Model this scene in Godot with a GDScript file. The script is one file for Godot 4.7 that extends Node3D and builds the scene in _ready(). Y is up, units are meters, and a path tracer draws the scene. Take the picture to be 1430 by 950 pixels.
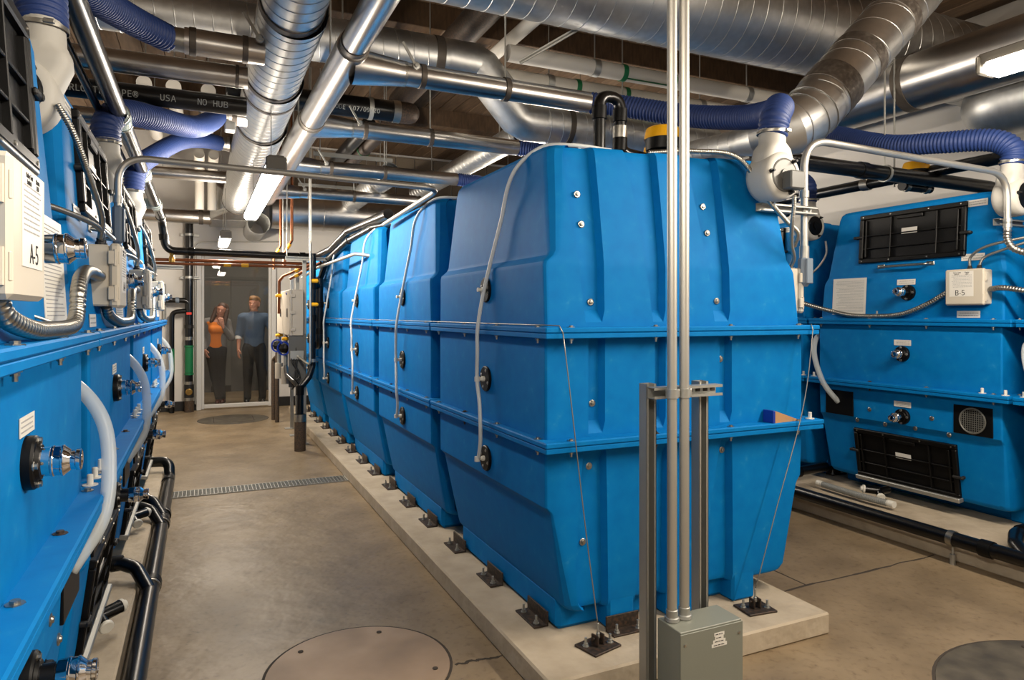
extends Node3D
# A plant room with three rows of blue plastic tanks, ducts, hoses and pipes overhead, and a glazed door at the far end.
# x runs across the aisles, y is up, -z runs down the long aisle towards the glazed door.

var M := {}            # materials by name
var taken := {}        # names already used at top level
var cache := {}        # shared meshes by key
var rng := RandomNumberGenerator.new()

# ---------------------------------------------------------------- mesh builder
class MB:
	var t := PackedVector3Array()
	var sx := 1.0
	func tri(a: Vector3, b: Vector3, c: Vector3) -> void:       # a, b, c run anticlockwise seen from outside
		if sx < 0.0:
			t.append(Vector3(-a.x, a.y, a.z)); t.append(Vector3(-b.x, b.y, b.z)); t.append(Vector3(-c.x, c.y, c.z))
		else:
			t.append(a); t.append(c); t.append(b)
	func quad(a: Vector3, b: Vector3, c: Vector3, d: Vector3) -> void:
		tri(a, b, c); tri(a, c, d)
	func box(c: Vector3, s: Vector3, bev := 0.0, b := Basis()) -> MB:
		var h := s * 0.5
		var e: float = min(bev, min(h.x, min(h.y, h.z)) * 0.9)
		if e <= 0.0:
			for ax in 3:
				for sg in [-1.0, 1.0]:
					var n := Vector3.ZERO; n[ax] = sg
					var u := Vector3.ZERO; u[(ax + 1) % 3] = 1.0
					var v := Vector3.ZERO; v[(ax + 2) % 3] = sg
					var o := n * h; var uu := u * h; var vv := v * h
					quad(c + b * (o - uu - vv), c + b * (o + uu - vv), c + b * (o + uu + vv), c + b * (o - uu + vv))
			return self
		var g := h - Vector3(e, e, e)
		for ax in 3:
			var a1 := (ax + 1) % 3; var a2 := (ax + 2) % 3
			for sg in [-1.0, 1.0]:
				var q := []
				for k in [[-1, -1], [1, -1], [1, 1], [-1, 1]]:
					var p := Vector3.ZERO
					p[ax] = sg * h[ax]; p[a1] = k[0] * g[a1]; p[a2] = k[1] * g[a2] * sg
					q.append(c + b * p)
				quad(q[0], q[1], q[2], q[3])
			for s1 in [-1.0, 1.0]:
				for s2 in [-1.0, 1.0]:
					var p1 := Vector3.ZERO; p1[a1] = s1 * h[a1]; p1[a2] = s2 * g[a2]
					var p2 := Vector3.ZERO; p2[a1] = s1 * g[a1]; p2[a2] = s2 * h[a2]
					var lo := Vector3.ZERO; lo[ax] = -g[ax]
					if s1 * s2 > 0.0:
						quad(c + b * (p1 - lo), c + b * (p1 + lo), c + b * (p2 + lo), c + b * (p2 - lo))
					else:
						quad(c + b * (p1 + lo), c + b * (p1 - lo), c + b * (p2 - lo), c + b * (p2 + lo))
		for i in [-1.0, 1.0]:
			for j in [-1.0, 1.0]:
				for k in [-1.0, 1.0]:
					var pa := c + b * Vector3(i * h.x, j * g.y, k * g.z)
					var pb := c + b * Vector3(i * g.x, j * h.y, k * g.z)
					var pc := c + b * Vector3(i * g.x, j * g.y, k * h.z)
					if i * j * k > 0.0: tri(pa, pb, pc)
					else: tri(pa, pc, pb)
		return self
	func tube(p: PackedVector3Array, r, sides := 12, caps := true) -> MB:
		var n := p.size()
		var rings := []
		var up := Vector3.UP
		var d0 := (p[1] - p[0]).normalized()
		if absf(d0.dot(up)) > 0.9: up = Vector3.RIGHT
		var u := (up - d0 * up.dot(d0)).normalized()
		for i in n:
			var d: Vector3 = (p[mini(i + 1, n - 1)] - p[maxi(i - 1, 0)]).normalized()
			u = (u - d * u.dot(d)).normalized()
			var v := d.cross(u)
			var rad: float = r[i] if r is PackedFloat32Array else r
			var ring := PackedVector3Array()
			for k in sides:
				var a := TAU * k / sides
				ring.append(p[i] + (u * cos(a) + v * sin(a)) * rad)
			rings.append(ring)
		for i in n - 1:
			var r0: PackedVector3Array = rings[i]
			var r1: PackedVector3Array = rings[i + 1]
			for k in sides:
				var k2 := (k + 1) % sides
				quad(r0[k], r0[k2], r1[k2], r1[k])
		if caps:
			for k in sides:
				var k2 := (k + 1) % sides
				tri(p[0], rings[0][k2], rings[0][k])
				tri(p[n - 1], rings[n - 1][k], rings[n - 1][k2])
		return self
	func lathe(o: Vector3, axis: Vector3, prof: PackedVector2Array, sides := 20) -> MB:   # prof: (radius, height along axis)
		var d := axis.normalized()
		var up := Vector3.UP
		if absf(d.dot(up)) > 0.9: up = Vector3.RIGHT
		var u := (up - d * up.dot(d)).normalized()
		var v := d.cross(u)
		for i in prof.size() - 1:
			var a := prof[i]; var b := prof[i + 1]
			for k in sides:
				var a0 := TAU * k / sides; var a1 := TAU * (k + 1) / sides
				var e0 := u * cos(a0) + v * sin(a0); var e1 := u * cos(a1) + v * sin(a1)
				var q0 := o + d * a.y + e0 * a.x; var q1 := o + d * a.y + e1 * a.x
				var q2 := o + d * b.y + e1 * b.x; var q3 := o + d * b.y + e0 * b.x
				if a.x > 1e-5: tri(q0, q1, q2)
				if b.x > 1e-5: tri(q0, q2, q3)
		return self
	func rod(a: Vector3, b: Vector3, r: float, sides := 10) -> MB:
		return tube(PackedVector3Array([a, b]), r, sides)
	func loft(loops: Array, cap0 := true, cap1 := true) -> MB:     # loops run anticlockwise seen from above, bottom loop first
		for i in loops.size() - 1:
			var a: PackedVector3Array = loops[i]
			var b: PackedVector3Array = loops[i + 1]
			for k in a.size():
				var k2 := (k + 1) % a.size()
				quad(a[k], a[k2], b[k2], b[k])
		for e in [[cap0, loops[0], true], [cap1, loops[-1], false]]:
			if e[0]:
				var l: PackedVector3Array = e[1]
				var m := Vector3.ZERO
				for q in l: m += q
				m /= l.size()
				for k in l.size():
					if e[2]: tri(m, l[(k + 1) % l.size()], l[k])
					else: tri(m, l[k], l[(k + 1) % l.size()])
		return self
	func smooth() -> ArrayMesh:                     # all faces share normals
		var st := SurfaceTool.new()
		st.begin(Mesh.PRIMITIVE_TRIANGLES)
		st.set_smooth_group(0)
		for q in t: st.add_vertex(q)
		st.index(); st.generate_normals()
		return st.commit()
	func done(deg := 35.0) -> ArrayMesh:            # normals shared across edges flatter than deg
		var n := t.size() / 3
		var fn := PackedVector3Array(); fn.resize(n)
		var fu := PackedVector3Array(); fu.resize(n)
		var at := {}
		var keys := []; keys.resize(t.size())
		for i in n:
			var nn := -(t[i * 3 + 1] - t[i * 3]).cross(t[i * 3 + 2] - t[i * 3])
			fn[i] = nn; fu[i] = nn.normalized()
			for k in 3:
				var p := t[i * 3 + k]
				var key := Vector3i(roundi(p.x * 20000.0), roundi(p.y * 20000.0), roundi(p.z * 20000.0))
				keys[i * 3 + k] = key
				if at.has(key): at[key].append(i)
				else: at[key] = [i]
		var nor := PackedVector3Array(); nor.resize(t.size())
		var lim := cos(deg_to_rad(deg))
		for i in n:
			for k in 3:
				var s := Vector3.ZERO
				for j in at[keys[i * 3 + k]]:
					if fu[j].dot(fu[i]) >= lim: s += fn[j]
				nor[i * 3 + k] = s.normalized() if s.length_squared() > 0.0 else Vector3.UP
		var arr := []; arr.resize(Mesh.ARRAY_MAX)
		arr[Mesh.ARRAY_VERTEX] = t; arr[Mesh.ARRAY_NORMAL] = nor
		var m := ArrayMesh.new()
		m.add_surface_from_arrays(Mesh.PRIMITIVE_TRIANGLES, arr)
		return m

func mb(sx := 1.0) -> MB:
	var b := MB.new(); b.sx = sx; return b

func pv(a: Array) -> PackedVector3Array:
	return PackedVector3Array(a)

# a smooth path through the given points
func spline(p: Array, step := 0.03) -> PackedVector3Array:
	var c := Curve3D.new()
	for i in p.size():
		var a: Vector3 = p[maxi(i - 1, 0)]; var b: Vector3 = p[mini(i + 1, p.size() - 1)]
		var q: Vector3 = p[i]
		var tg := (b - a).normalized()
		var lp: float = (q - a).length() / 3.0; var ln: float = (b - q).length() / 3.0
		c.add_point(q, -tg * lp, tg * ln)
	c.bake_interval = step
	var out := c.get_baked_points()
	return out

# a polyline with round bends
func bends(p: Array, rad := 0.08, n := 6) -> PackedVector3Array:
	var out := PackedVector3Array([p[0]])
	for i in range(1, p.size() - 1):
		var a: Vector3 = p[i - 1]; var b: Vector3 = p[i]; var c: Vector3 = p[i + 1]
		var da := (a - b).normalized(); var dc := (c - b).normalized()
		var half := da.angle_to(dc) / 2.0
		var cut: float = min(rad / tan(half), min((a - b).length(), (c - b).length()) * 0.48)
		var s := b + da * cut; var e := b + dc * cut
		for k in n + 1:
			var f := float(k) / n
			out.append(s.lerp(b, f).lerp(b.lerp(e, f), f))
	out.append(p[-1])
	return out

func corrugated(path: PackedVector3Array, r: float, amp: float, pitch: float, sides := 20) -> ArrayMesh:
	var c := Curve3D.new()
	c.bake_interval = pitch / 3.0
	for q in path: c.add_point(q)
	var reach := c.get_baked_length()
	var per := 4
	var n := int(reach / pitch) * per
	var pts := PackedVector3Array(); var rr := PackedFloat32Array()
	var shape := [-0.6, 0.7, 1.0, 0.2]
	for i in n + 1:
		pts.append(c.sample_baked(reach * i / n, true))
		rr.append(r + amp * shape[i % per])
	return mb().tube(pts, rr, sides, true).smooth()

# the lock seam that winds round a spiral duct
func seam(a: Vector3, b: Vector3, r: float, pitch: float, w := 0.004, phase := 0.0) -> ArrayMesh:
	var d := (b - a); var reach := d.length(); d /= reach
	var up := Vector3.UP
	if absf(d.dot(up)) > 0.9: up = Vector3.RIGHT
	var u := (up - d * up.dot(d)).normalized(); var v := d.cross(u)
	var turns := reach / pitch
	var seg := 36
	var n := int(turns * seg)
	var m := mb()
	var prof := [Vector2(-w * 1.4, -0.001), Vector2(-w * 0.6, w * 0.7), Vector2(w * 0.6, w * 0.7), Vector2(w * 1.4, -0.001)]
	var prev := []
	for i in n + 1:
		var ang := TAU * i / seg + phase
		var e := u * cos(ang) + v * sin(ang)
		var row := []
		for q in prof: row.append(a + d * clampf(reach * i / n + q.x, 0.0, reach) + e * (r + q.y))
		if i > 0:
			for k in 3: m.quad(prev[k], row[k], row[k + 1], prev[k + 1])
		prev = row
	return m.smooth()

# ---------------------------------------------------------------- scene nodes
func numbered(called: String) -> String:
	var k: int = taken.get(called, 0)
	taken[called] = k + 1
	return called if k == 0 else "%s_%03d" % [called, k]

func thing(called: String, label: String, category: String, at := Vector3.ZERO, group := "") -> Node3D:
	var o := Node3D.new()
	o.name = numbered(called)
	o.position = at
	o.set_meta("label", label); o.set_meta("category", category)
	if group != "": o.set_meta("group", group)
	add_child(o)
	return o

func part(parent: Node, called: String, mesh: Mesh, mat, label := "") -> MeshInstance3D:
	var o := MeshInstance3D.new()
	o.name = called
	o.mesh = mesh
	o.material_override = M[mat] if mat is String else mat
	o.cast_shadow = GeometryInstance3D.SHADOW_CASTING_SETTING_ON
	if label != "": o.set_meta("label", label)
	parent.add_child(o, true)
	return o

func put(parent: Node, called: String, mesh: Mesh, mat, at: Vector3, b := Basis(), label := "") -> MeshInstance3D:
	var o := part(parent, called, mesh, mat, label)
	o.transform = Transform3D(b, at)
	return o

func single(called: String, mesh: Mesh, mat, label: String, category: String, group := "", at := Vector3.ZERO) -> MeshInstance3D:
	var o := MeshInstance3D.new()
	o.name = numbered(called)
	o.mesh = mesh
	o.material_override = M[mat]
	o.position = at
	o.set_meta("label", label); o.set_meta("category", category)
	if group != "": o.set_meta("group", group)
	add_child(o)
	return o

func struct(called: String, label: String, category: String, mesh: Mesh = null, mat = "") -> Node3D:
	var o: Node3D
	if mesh:
		o = MeshInstance3D.new(); o.mesh = mesh; o.material_override = M[mat]
	else: o = Node3D.new()
	o.name = called
	o.set_meta("label", label); o.set_meta("category", category); o.set_meta("kind", "structure")
	add_child(o)
	return o

func text(parent: Node, words: String, height: float, at: Vector3, b: Basis, mat := "ink", stretch := 1.0, face := "Droid Sans") -> MeshInstance3D:
	var tm := TextMesh.new()
	var f := SystemFont.new(); f.font_names = PackedStringArray([face])
	tm.font = f; tm.text = words; tm.font_size = 32; tm.pixel_size = height / 24.0; tm.depth = 0.0006
	tm.curve_step = 2.0
	return put(parent, "lettering", tm, mat, at, b * Basis.from_scale(Vector3(stretch, 1, 1)))

# ---------------------------------------------------------------- materials
func noise_tex(freq: float, stops: Array, seed_n := 1, oct := 4, size := 256, kind := FastNoiseLite.TYPE_SIMPLEX_SMOOTH) -> NoiseTexture2D:
	var n := FastNoiseLite.new()
	n.noise_type = kind; n.seed = seed_n; n.frequency = freq; n.fractal_octaves = oct
	var t := NoiseTexture2D.new()
	t.width = size; t.height = size; t.seamless = true; t.noise = n
	var g := Gradient.new()
	var off := PackedFloat32Array(); var col := PackedColorArray()
	for s in stops: off.append(s[0]); col.append(s[1])
	g.offsets = off; g.colors = col
	t.color_ramp = g
	return t

func bump_tex(freq: float, seed_n := 1, oct := 3, size := 256, strength := 4.0) -> NoiseTexture2D:
	var n := FastNoiseLite.new()
	n.seed = seed_n; n.frequency = freq; n.fractal_octaves = oct
	var t := NoiseTexture2D.new()
	t.width = size; t.height = size; t.seamless = true; t.noise = n; t.as_normal_map = true; t.bump_strength = strength
	return t

func mat(called: String, col: Color, rough := 0.5, metal := 0.0) -> StandardMaterial3D:
	var m := StandardMaterial3D.new()
	m.albedo_color = col; m.roughness = rough; m.metallic = metal
	M[called] = m
	return m

func tri_mat(m: StandardMaterial3D, scale: float, world := true) -> void:
	m.uv1_triplanar = true; m.uv1_world_triplanar = world
	m.uv1_scale = Vector3.ONE * scale

func materials() -> void:
	var g := func(v: float) -> Color: return Color(v, v, v)
	# moulded blue plastic with pale scuffs
	var m := mat("blue", Color(1, 1, 1), 0.62)
	m.albedo_texture = noise_tex(0.02, [[0.0, Color(0.0, 0.405, 0.665)], [0.45, Color(0.0, 0.425, 0.685)], [0.72, Color(0.01, 0.435, 0.69)], [0.86, Color(0.04, 0.447, 0.695)], [0.98, Color(0.15, 0.49, 0.71)]], 3, 6, 512)
	m.metallic_specular = 0.22
	m.normal_enabled = true; m.normal_texture = bump_tex(0.02, 8, 2, 256, 1.0); m.normal_scale = 0.06
	tri_mat(m, 0.9)
	# galvanised sheet with spangle
	m = mat("motor_disc", Color(0.46, 0.46, 0.45), 0.6, 0.5)
	m = mat("galv", Color(1, 1, 1), 0.42, 1.0)
	m.albedo_texture = noise_tex(0.03, [[0.0, Color(0.75, 0.75, 0.74)], [0.5, Color(0.79, 0.79, 0.78)], [1.0, Color(0.83, 0.83, 0.82)]], 5, 2, 256)
	tri_mat(m, 1.6)
	m = mat("smooth_duct", Color(1, 1, 1), 0.3, 1.0)
	m.albedo_texture = noise_tex(0.01, [[0.0, Color(0.72, 0.705, 0.69)], [1.0, Color(0.79, 0.78, 0.765)]], 15, 3)
	tri_mat(m, 2.0)
	m = mat("duct_band", Color(0.36, 0.33, 0.30), 0.55, 0.6)
	m = mat("tape", Color(1, 1, 1), 0.5, 0.45)
	m.albedo_texture = noise_tex(0.03, [[0.0, Color(0.27, 0.25, 0.23)], [0.6, Color(0.42, 0.39, 0.36)], [1.0, Color(0.60, 0.58, 0.55)]], 25, 4)
	tri_mat(m, 3.0)
	m = mat("zinc", Color(0.68, 0.68, 0.66), 0.48, 0.85)
	m = mat("emt", Color(0.74, 0.73, 0.70), 0.46, 0.9)
	m = mat("steel", Color(0.66, 0.65, 0.62), 0.36, 1.0)
	m = mat("chrome", Color(0.86, 0.86, 0.87), 0.06, 1.0)
	m = mat("rust_steel", Color(1, 1, 1), 0.55, 0.5)
	m.albedo_texture = noise_tex(0.04, [[0.0, Color(0.16, 0.14, 0.12)], [0.6, Color(0.27, 0.23, 0.20)], [1.0, Color(0.40, 0.28, 0.20)]], 27, 4)
	tri_mat(m, 4.0)
	m = mat("cast_iron", Color(1, 1, 1), 0.7, 0.2)
	m.albedo_texture = noise_tex(0.04, [[0.0, Color(0.20, 0.17, 0.14)], [0.55, Color(0.30, 0.25, 0.20)], [1.0, Color(0.42, 0.28, 0.18)]], 28, 4)
	tri_mat(m, 4.0)
	m = mat("copper", Color(0.50, 0.31, 0.21), 0.42, 0.9)
	m = mat("brass", Color(0.62, 0.50, 0.28), 0.4, 1.0)
	m = mat("black_pipe", Color(0.03, 0.03, 0.032), 0.28)
	m = mat("black_plastic", Color(0.035, 0.035, 0.036), 0.42)
	m.metallic_specular = 0.32
	m = mat("black_matte", Color(0.07, 0.07, 0.07), 0.6)
	m = mat("grey_sheet", Color(0.33, 0.33, 0.32), 0.5)
	m = mat("mesh_grey", Color(0.42, 0.42, 0.40), 0.5, 0.4)
	m = mat("hose_blue", Color(0.11, 0.205, 0.42), 0.6)
	m = mat("fan_white", Color(0.69, 0.68, 0.65), 0.55)
	m = mat("white_plastic", Color(0.84, 0.83, 0.79), 0.45)
	m = mat("insulation", Color(0.80, 0.78, 0.74), 0.6)
	m = mat("purple", Color(0.13, 0.07, 0.20), 0.5)
	m = mat("green", Color(0.02, 0.42, 0.24), 0.5)
	m = mat("yellow", Color(0.90, 0.66, 0.05), 0.4)
	m = mat("red", Color(0.85, 0.18, 0.10), 0.5)
	m = mat("blue_valve", Color(0.06, 0.20, 0.62), 0.35)
	m = mat("cream_box", Color(0.73, 0.70, 0.64), 0.5)
	m = mat("panel_grey", Color(0.66, 0.63, 0.58), 0.5)
	m = mat("grey_paint", Color(0.46, 0.47, 0.43), 0.45)
	m = mat("grey_cast", Color(0.42, 0.47, 0.52), 0.5)
	m = mat("paper", Color(0.83, 0.82, 0.79), 0.5)
	m = mat("ink", Color(0.08, 0.08, 0.08), 0.7)
	m = mat("grey_ink", Color(0.60, 0.60, 0.60), 0.7)
	m = mat("pipe_ink", Color(0.55, 0.56, 0.55), 0.6)
	m = mat("lamp_body", Color(0.42, 0.40, 0.36), 0.5)
	m = mat("ribbed_grey", Color(0.50, 0.51, 0.50), 0.5)
	m = mat("milky_tube", Color(0.80, 0.83, 0.84), 0.3)
	m.transparency = BaseMaterial3D.TRANSPARENCY_ALPHA; m.albedo_color.a = 0.5
	m = mat("white_tube", Color(0.80, 0.82, 0.82), 0.35)
	m.backlight_enabled = true; m.backlight = Color(0.25, 0.25, 0.25)
	m = mat("clear_joint", Color(0.72, 0.78, 0.76), 0.15)
	m = mat("wire", Color(0.62, 0.61, 0.58), 0.4, 0.8)
	# concrete
	m = mat("floor", Color(1, 1, 1), 0.5)
	m.albedo_texture = noise_tex(0.006, [[0.0, Color(0.445, 0.383, 0.296)], [0.4, Color(0.505, 0.437, 0.342)], [0.65, Color(0.535, 0.465, 0.366)], [1.0, Color(0.57, 0.498, 0.396)]], 11, 6, 1024)
	m.roughness_texture = noise_tex(0.01, [[0.0, g.call(0.7)], [1.0, g.call(1.0)]], 12, 4)
	m.normal_enabled = true; m.normal_texture = bump_tex(0.03, 13, 4, 512, 2.0); m.normal_scale = 0.3
	m.detail_enabled = true; m.detail_blend_mode = BaseMaterial3D.BLEND_MODE_MUL
	m.detail_albedo = noise_tex(0.02, [[0.0, Color(0.74, 0.72, 0.69)], [0.2, Color(0.93, 0.92, 0.91)], [0.45, Color(1, 1, 1)], [1.0, Color(1, 1, 1)]], 14, 6, 1024)
	tri_mat(m, 0.33)
	m.uv2_triplanar = true; m.uv2_world_triplanar = true; m.uv2_scale = Vector3.ONE * 0.9
	m.detail_uv_layer = BaseMaterial3D.DETAIL_UV_2
	m = mat("pad", Color(1, 1, 1), 0.75)
	m.albedo_texture = noise_tex(0.012, [[0.0, Color(0.63, 0.575, 0.49)], [0.5, Color(0.68, 0.625, 0.54)], [1.0, Color(0.725, 0.67, 0.585)]], 21, 6, 512)
	m.normal_enabled = true; m.normal_texture = bump_tex(0.1, 22, 4, 256, 2.0); m.normal_scale = 0.25
	tri_mat(m, 0.7)
	m = mat("joint", Color(0.24, 0.21, 0.18), 0.9)
	m = mat("hatch", Color(1, 1, 1), 0.6)
	m.albedo_texture = noise_tex(0.01, [[0.0, Color(0.53, 0.45, 0.37)], [0.5, Color(0.60, 0.51, 0.42)], [1.0, Color(0.66, 0.57, 0.48)]], 31, 5)
	tri_mat(m, 0.8)
	m = mat("hatch_grey", Color(1, 1, 1), 0.6)
	m.albedo_texture = noise_tex(0.02, [[0.0, Color(0.23, 0.21, 0.18)], [0.5, Color(0.31, 0.285, 0.24)], [1.0, Color(0.38, 0.35, 0.30)]], 33, 5)
	tri_mat(m, 1.2)
	m = mat("wall", Color(1, 1, 1), 0.8)
	m.albedo_texture = noise_tex(0.01, [[0.0, Color(0.79, 0.775, 0.75)], [1.0, Color(0.83, 0.815, 0.79)]], 41, 3)
	tri_mat(m, 0.4)
	m = mat("upper_wall", Color(1, 1, 1), 0.85)
	m.albedo_texture = noise_tex(0.01, [[0.0, Color(0.45, 0.40, 0.34)], [1.0, Color(0.54, 0.49, 0.42)]], 42, 3)
	tri_mat(m, 0.6)
	m = mat("baseboard", Color(0.11, 0.105, 0.10), 0.6)
	m = mat("frame_white", Color(0.80, 0.79, 0.77), 0.45)
	m = mat("hall_wall", Color(0.38, 0.38, 0.365), 0.8)
	m = mat("hall_door", Color(0.33, 0.33, 0.32), 0.6)
	for k in 3:
		m = mat("wood%d" % k, Color(1, 1, 1), 0.7)
		var d := 0.04 * (k - 1)
		m.albedo_texture = noise_tex(0.02, [[0.0, Color(0.31 + d, 0.24 + d, 0.175 + d)], [0.5, Color(0.37 + d, 0.29 + d, 0.21 + d)], [1.0, Color(0.43 + d, 0.34 + d, 0.25 + d)]], 51 + k, 4)
		tri_mat(m, 1.0); m.uv1_scale = Vector3(4.0, 1.0, 0.5)
	m = mat("dark_wood", Color(0.20, 0.15, 0.11), 0.7)
	m = mat("glass", Color(0.30, 0.30, 0.29, 0.03), 0.01)
	m.metallic_specular = 0.36
	m.transparency = BaseMaterial3D.TRANSPARENCY_ALPHA
	m = mat("skin", Color(0.72, 0.50, 0.40), 0.5)
	m = mat("hair_fair", Color(0.50, 0.36, 0.20), 0.6)
	m = mat("hair_brown", Color(0.26, 0.16, 0.10), 0.6)
	m = mat("shirt_blue", Color(1, 1, 1), 0.8)
	m.albedo_texture = noise_tex(0.15, [[0.0, Color(0.14, 0.20, 0.28)], [0.55, Color(0.20, 0.28, 0.38)], [0.75, Color(0.40, 0.48, 0.56)]], 61, 2, 128)
	tri_mat(m, 9.0, false)
	m = mat("cardigan", Color(0.42, 0.41, 0.40), 0.9)
	m = mat("orange", Color(0.86, 0.47, 0.09), 0.8)
	m = mat("trousers", Color(0.06, 0.06, 0.065), 0.85)
	m = mat("shoe_black", Color(0.03, 0.03, 0.03), 0.4)
	m = mat("shoe_brown", Color(0.26, 0.12, 0.07), 0.5)
	m = mat("wood_raw", Color(0.66, 0.50, 0.34), 0.7)
	m = mat("blue_paint", Color(0.03, 0.18, 0.55), 0.5)

func glow(called: String, c: Color, e: float) -> void:
	var m := mat(called, c, 0.5)
	m.emission_enabled = true; m.emission = c; m.emission_energy_multiplier = e

# ---------------------------------------------------------------- tanks
const CH := 0.036     # depth of the moulded channels in the end faces

# outline of a tank at one height: back x, front x, half length, channels [[left, right], ...], channel depth, corner radius
func outline(y: float, bx: float, fx: float, hz: float, ch: Array, depth: float, rad: float) -> PackedVector3Array:
	var o := PackedVector3Array()
	var n := 4
	ch = ch.duplicate(true)
	ch[0][0] = maxf(ch[0][0], bx + rad + 0.004)
	for k in n:      # near left corner
		var a := PI + (PI / 2.0) * k / (n - 1)
		o.append(Vector3(bx + rad + cos(a) * rad, y, hz - rad - sin(a) * rad))
	for c in ch:
		o.append(Vector3(c[0], y, hz)); o.append(Vector3(c[0] + 0.014, y, hz - depth)); o.append(Vector3(c[1] - 0.014, y, hz - depth)); o.append(Vector3(c[1], y, hz))
	for k in n:
		var a := PI * 1.5 + (PI / 2.0) * k / (n - 1)
		o.append(Vector3(fx - rad + cos(a) * rad, y, hz - rad - sin(a) * rad))
	for k in n:
		var a := (PI / 2.0) * k / (n - 1)
		o.append(Vector3(fx - rad + cos(a) * rad, y, -hz + rad - sin(a) * rad))
	for i in range(ch.size() - 1, -1, -1):
		var c: Array = ch[i]
		o.append(Vector3(c[1], y, -hz)); o.append(Vector3(c[1] - 0.014, y, -hz + depth)); o.append(Vector3(c[0] + 0.014, y, -hz + depth)); o.append(Vector3(c[0], y, -hz))
	for k in n:
		var a := PI / 2.0 + (PI / 2.0) * k / (n - 1)
		o.append(Vector3(bx + rad + cos(a) * rad, y, -hz + rad - sin(a) * rad))
	return o

func mix(a: Array, b: Array, f: float) -> Array:
	var o := []
	for i in a.size(): o.append([lerpf(a[i][0], b[i][0], f), lerpf(a[i][1], b[i][1], f)])
	return o

func shared(key: String, make: Callable) -> Mesh:
	if not cache.has(key): cache[key] = make.call()
	return cache[key]

func cover_mesh(s: float) -> Mesh:
	var top := [[-0.628, -0.44], [-0.28, -0.10], [0.07, 0.265]]
	var bot := [[-0.543, -0.446], [-0.19, -0.12], [0.165, 0.262]]
	var L := []
	var rows := [[1.335, -0.738, 0.715, 0.700, 0.0, 0.02], [1.362, -0.738, 0.713, 0.700, 0.0, 0.02], [1.415, -0.738, 0.71, 0.697, CH, 0.02], [1.602, -0.740, 0.695, 0.690, CH, 0.022],
		[1.622, -0.737, 0.688, 0.689, CH, 0.026], [1.652, -0.706, 0.676, 0.684, CH, 0.035], [1.672, -0.700, 0.670, 0.682, CH, 0.045], [1.90, -0.688, 0.655, 0.645, CH, 0.06],
		[2.09, -0.677, 0.642, 0.610, CH, 0.065], [2.125, -0.672, 0.634, 0.602, CH, 0.07], [2.145, -0.655, 0.615, 0.586, CH, 0.07], [2.152, -0.63, 0.59, 0.562, CH, 0.07]]
	for r in rows:
		var f: float = clampf((r[0] - 1.36) / 0.79, 0.0, 1.0)
		var lp := outline(r[0], r[1], r[2], r[3], mix(bot, top, f), r[4], r[5])
		if r[0] > 1.8:      # the lid rises a little towards the front
			for i in lp.size(): lp[i].y += 0.036 * clampf((r[0] - 1.8) / 0.3, 0.0, 1.0) * (lp[i].x + 0.7) / 1.3
		L.append(lp)
	return mb(s).loft(L, false, true).done(28.0)

func middle_mesh(s: float) -> Mesh:
	var ch := [[-0.53, -0.445], [-0.18, -0.12], [0.195, 0.27]]
	var L := []
	for r in [[0.86, 0.0], [0.88, 0.0], [0.93, CH], [1.27, CH], [1.30, CH]]:
		L.append(outline(r[0], -0.738, 0.735, 0.700, ch, r[1], 0.016))
	return mb(s).loft(L, false, false).done(28.0)

func lower_mesh(s: float) -> Mesh:
	var top := [[-0.555, -0.44], [-0.215, -0.10], [0.205, 0.27]]
	var bot := [[-0.60, -0.42], [-0.28, -0.10], [0.08, 0.288]]
	var L := []
	var rows := [[0.10, -0.585, 0.60, 0.665, CH, 0.05], [0.112, -0.61, 0.625, 0.680, CH, 0.055], [0.14, -0.632, 0.645, 0.688, CH, 0.055], [0.30, -0.664, 0.668, 0.692, CH, 0.04],
		[0.535, -0.707, 0.70, 0.697, CH, 0.016], [0.552, -0.712, 0.708, 0.697, CH, 0.016], [0.578, -0.736, 0.728, 0.698, CH, 0.016], [0.76, -0.738, 0.735, 0.700, CH, 0.016], [0.815, -0.738, 0.735, 0.700, 0.01, 0.016], [0.825, -0.738, 0.735, 0.700, 0.0, 0.016]]
	for r in rows:
		var f: float = clampf((r[0] - 0.12) / 0.7, 0.0, 1.0)
		L.append(outline(r[0], r[1], r[2], r[3], mix(bot, top, f), r[4], r[5]))
	return mb(s).loft(L, true, false).done(28.0)

func base_mesh(s: float) -> Mesh:
	var m := mb(s)
	m.box(Vector3(-0.105, 0.075, 0), Vector3(1.05, 0.15, 1.20), 0.02)
	for e in [-1.0, 1.0]:
		for q in [[-0.42, -0.28], [-0.10, 0.08], [0.288, 0.43]]:
			m.box(Vector3((q[0] + q[1]) / 2.0, 0.075, 0.628 * e), Vector3(q[1] - q[0], 0.15, 0.116), 0.012)
	return m.done(35.0)

func flange_mesh(s: float, y: float) -> Mesh:
	var m := mb(s)
	var e := 0.03 if y < 1.0 else 0.0       # the lower ledge stands out further at the front
	m.box(Vector3(e / 2, y + 0.011, 0), Vector3(1.544 + e, 0.022, 1.544), 0.003)
	m.box(Vector3(e / 2, y + 0.035, 0), Vector3(1.55 + e, 0.024, 1.55), 0.005)
	return m.done(35.0)

func bolt_mesh() -> Mesh:      # washer and head above, nut and thread below a 46 mm flange
	return mb().lathe(Vector3.ZERO, Vector3.UP, PackedVector2Array([Vector2(0.0, -0.02), Vector2(0.005, -0.02), Vector2(0.005, -0.01), Vector2(0.008, -0.01), Vector2(0.008, -0.003), Vector2(0.012, -0.003), Vector2(0.012, 0.0), Vector2(0.006, 0.0), Vector2(0.006, 0.046), Vector2(0.017, 0.046), Vector2(0.017, 0.049), Vector2(0.009, 0.049), Vector2(0.009, 0.055), Vector2(0.0, 0.055)]), 8).done(30.0)

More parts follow.
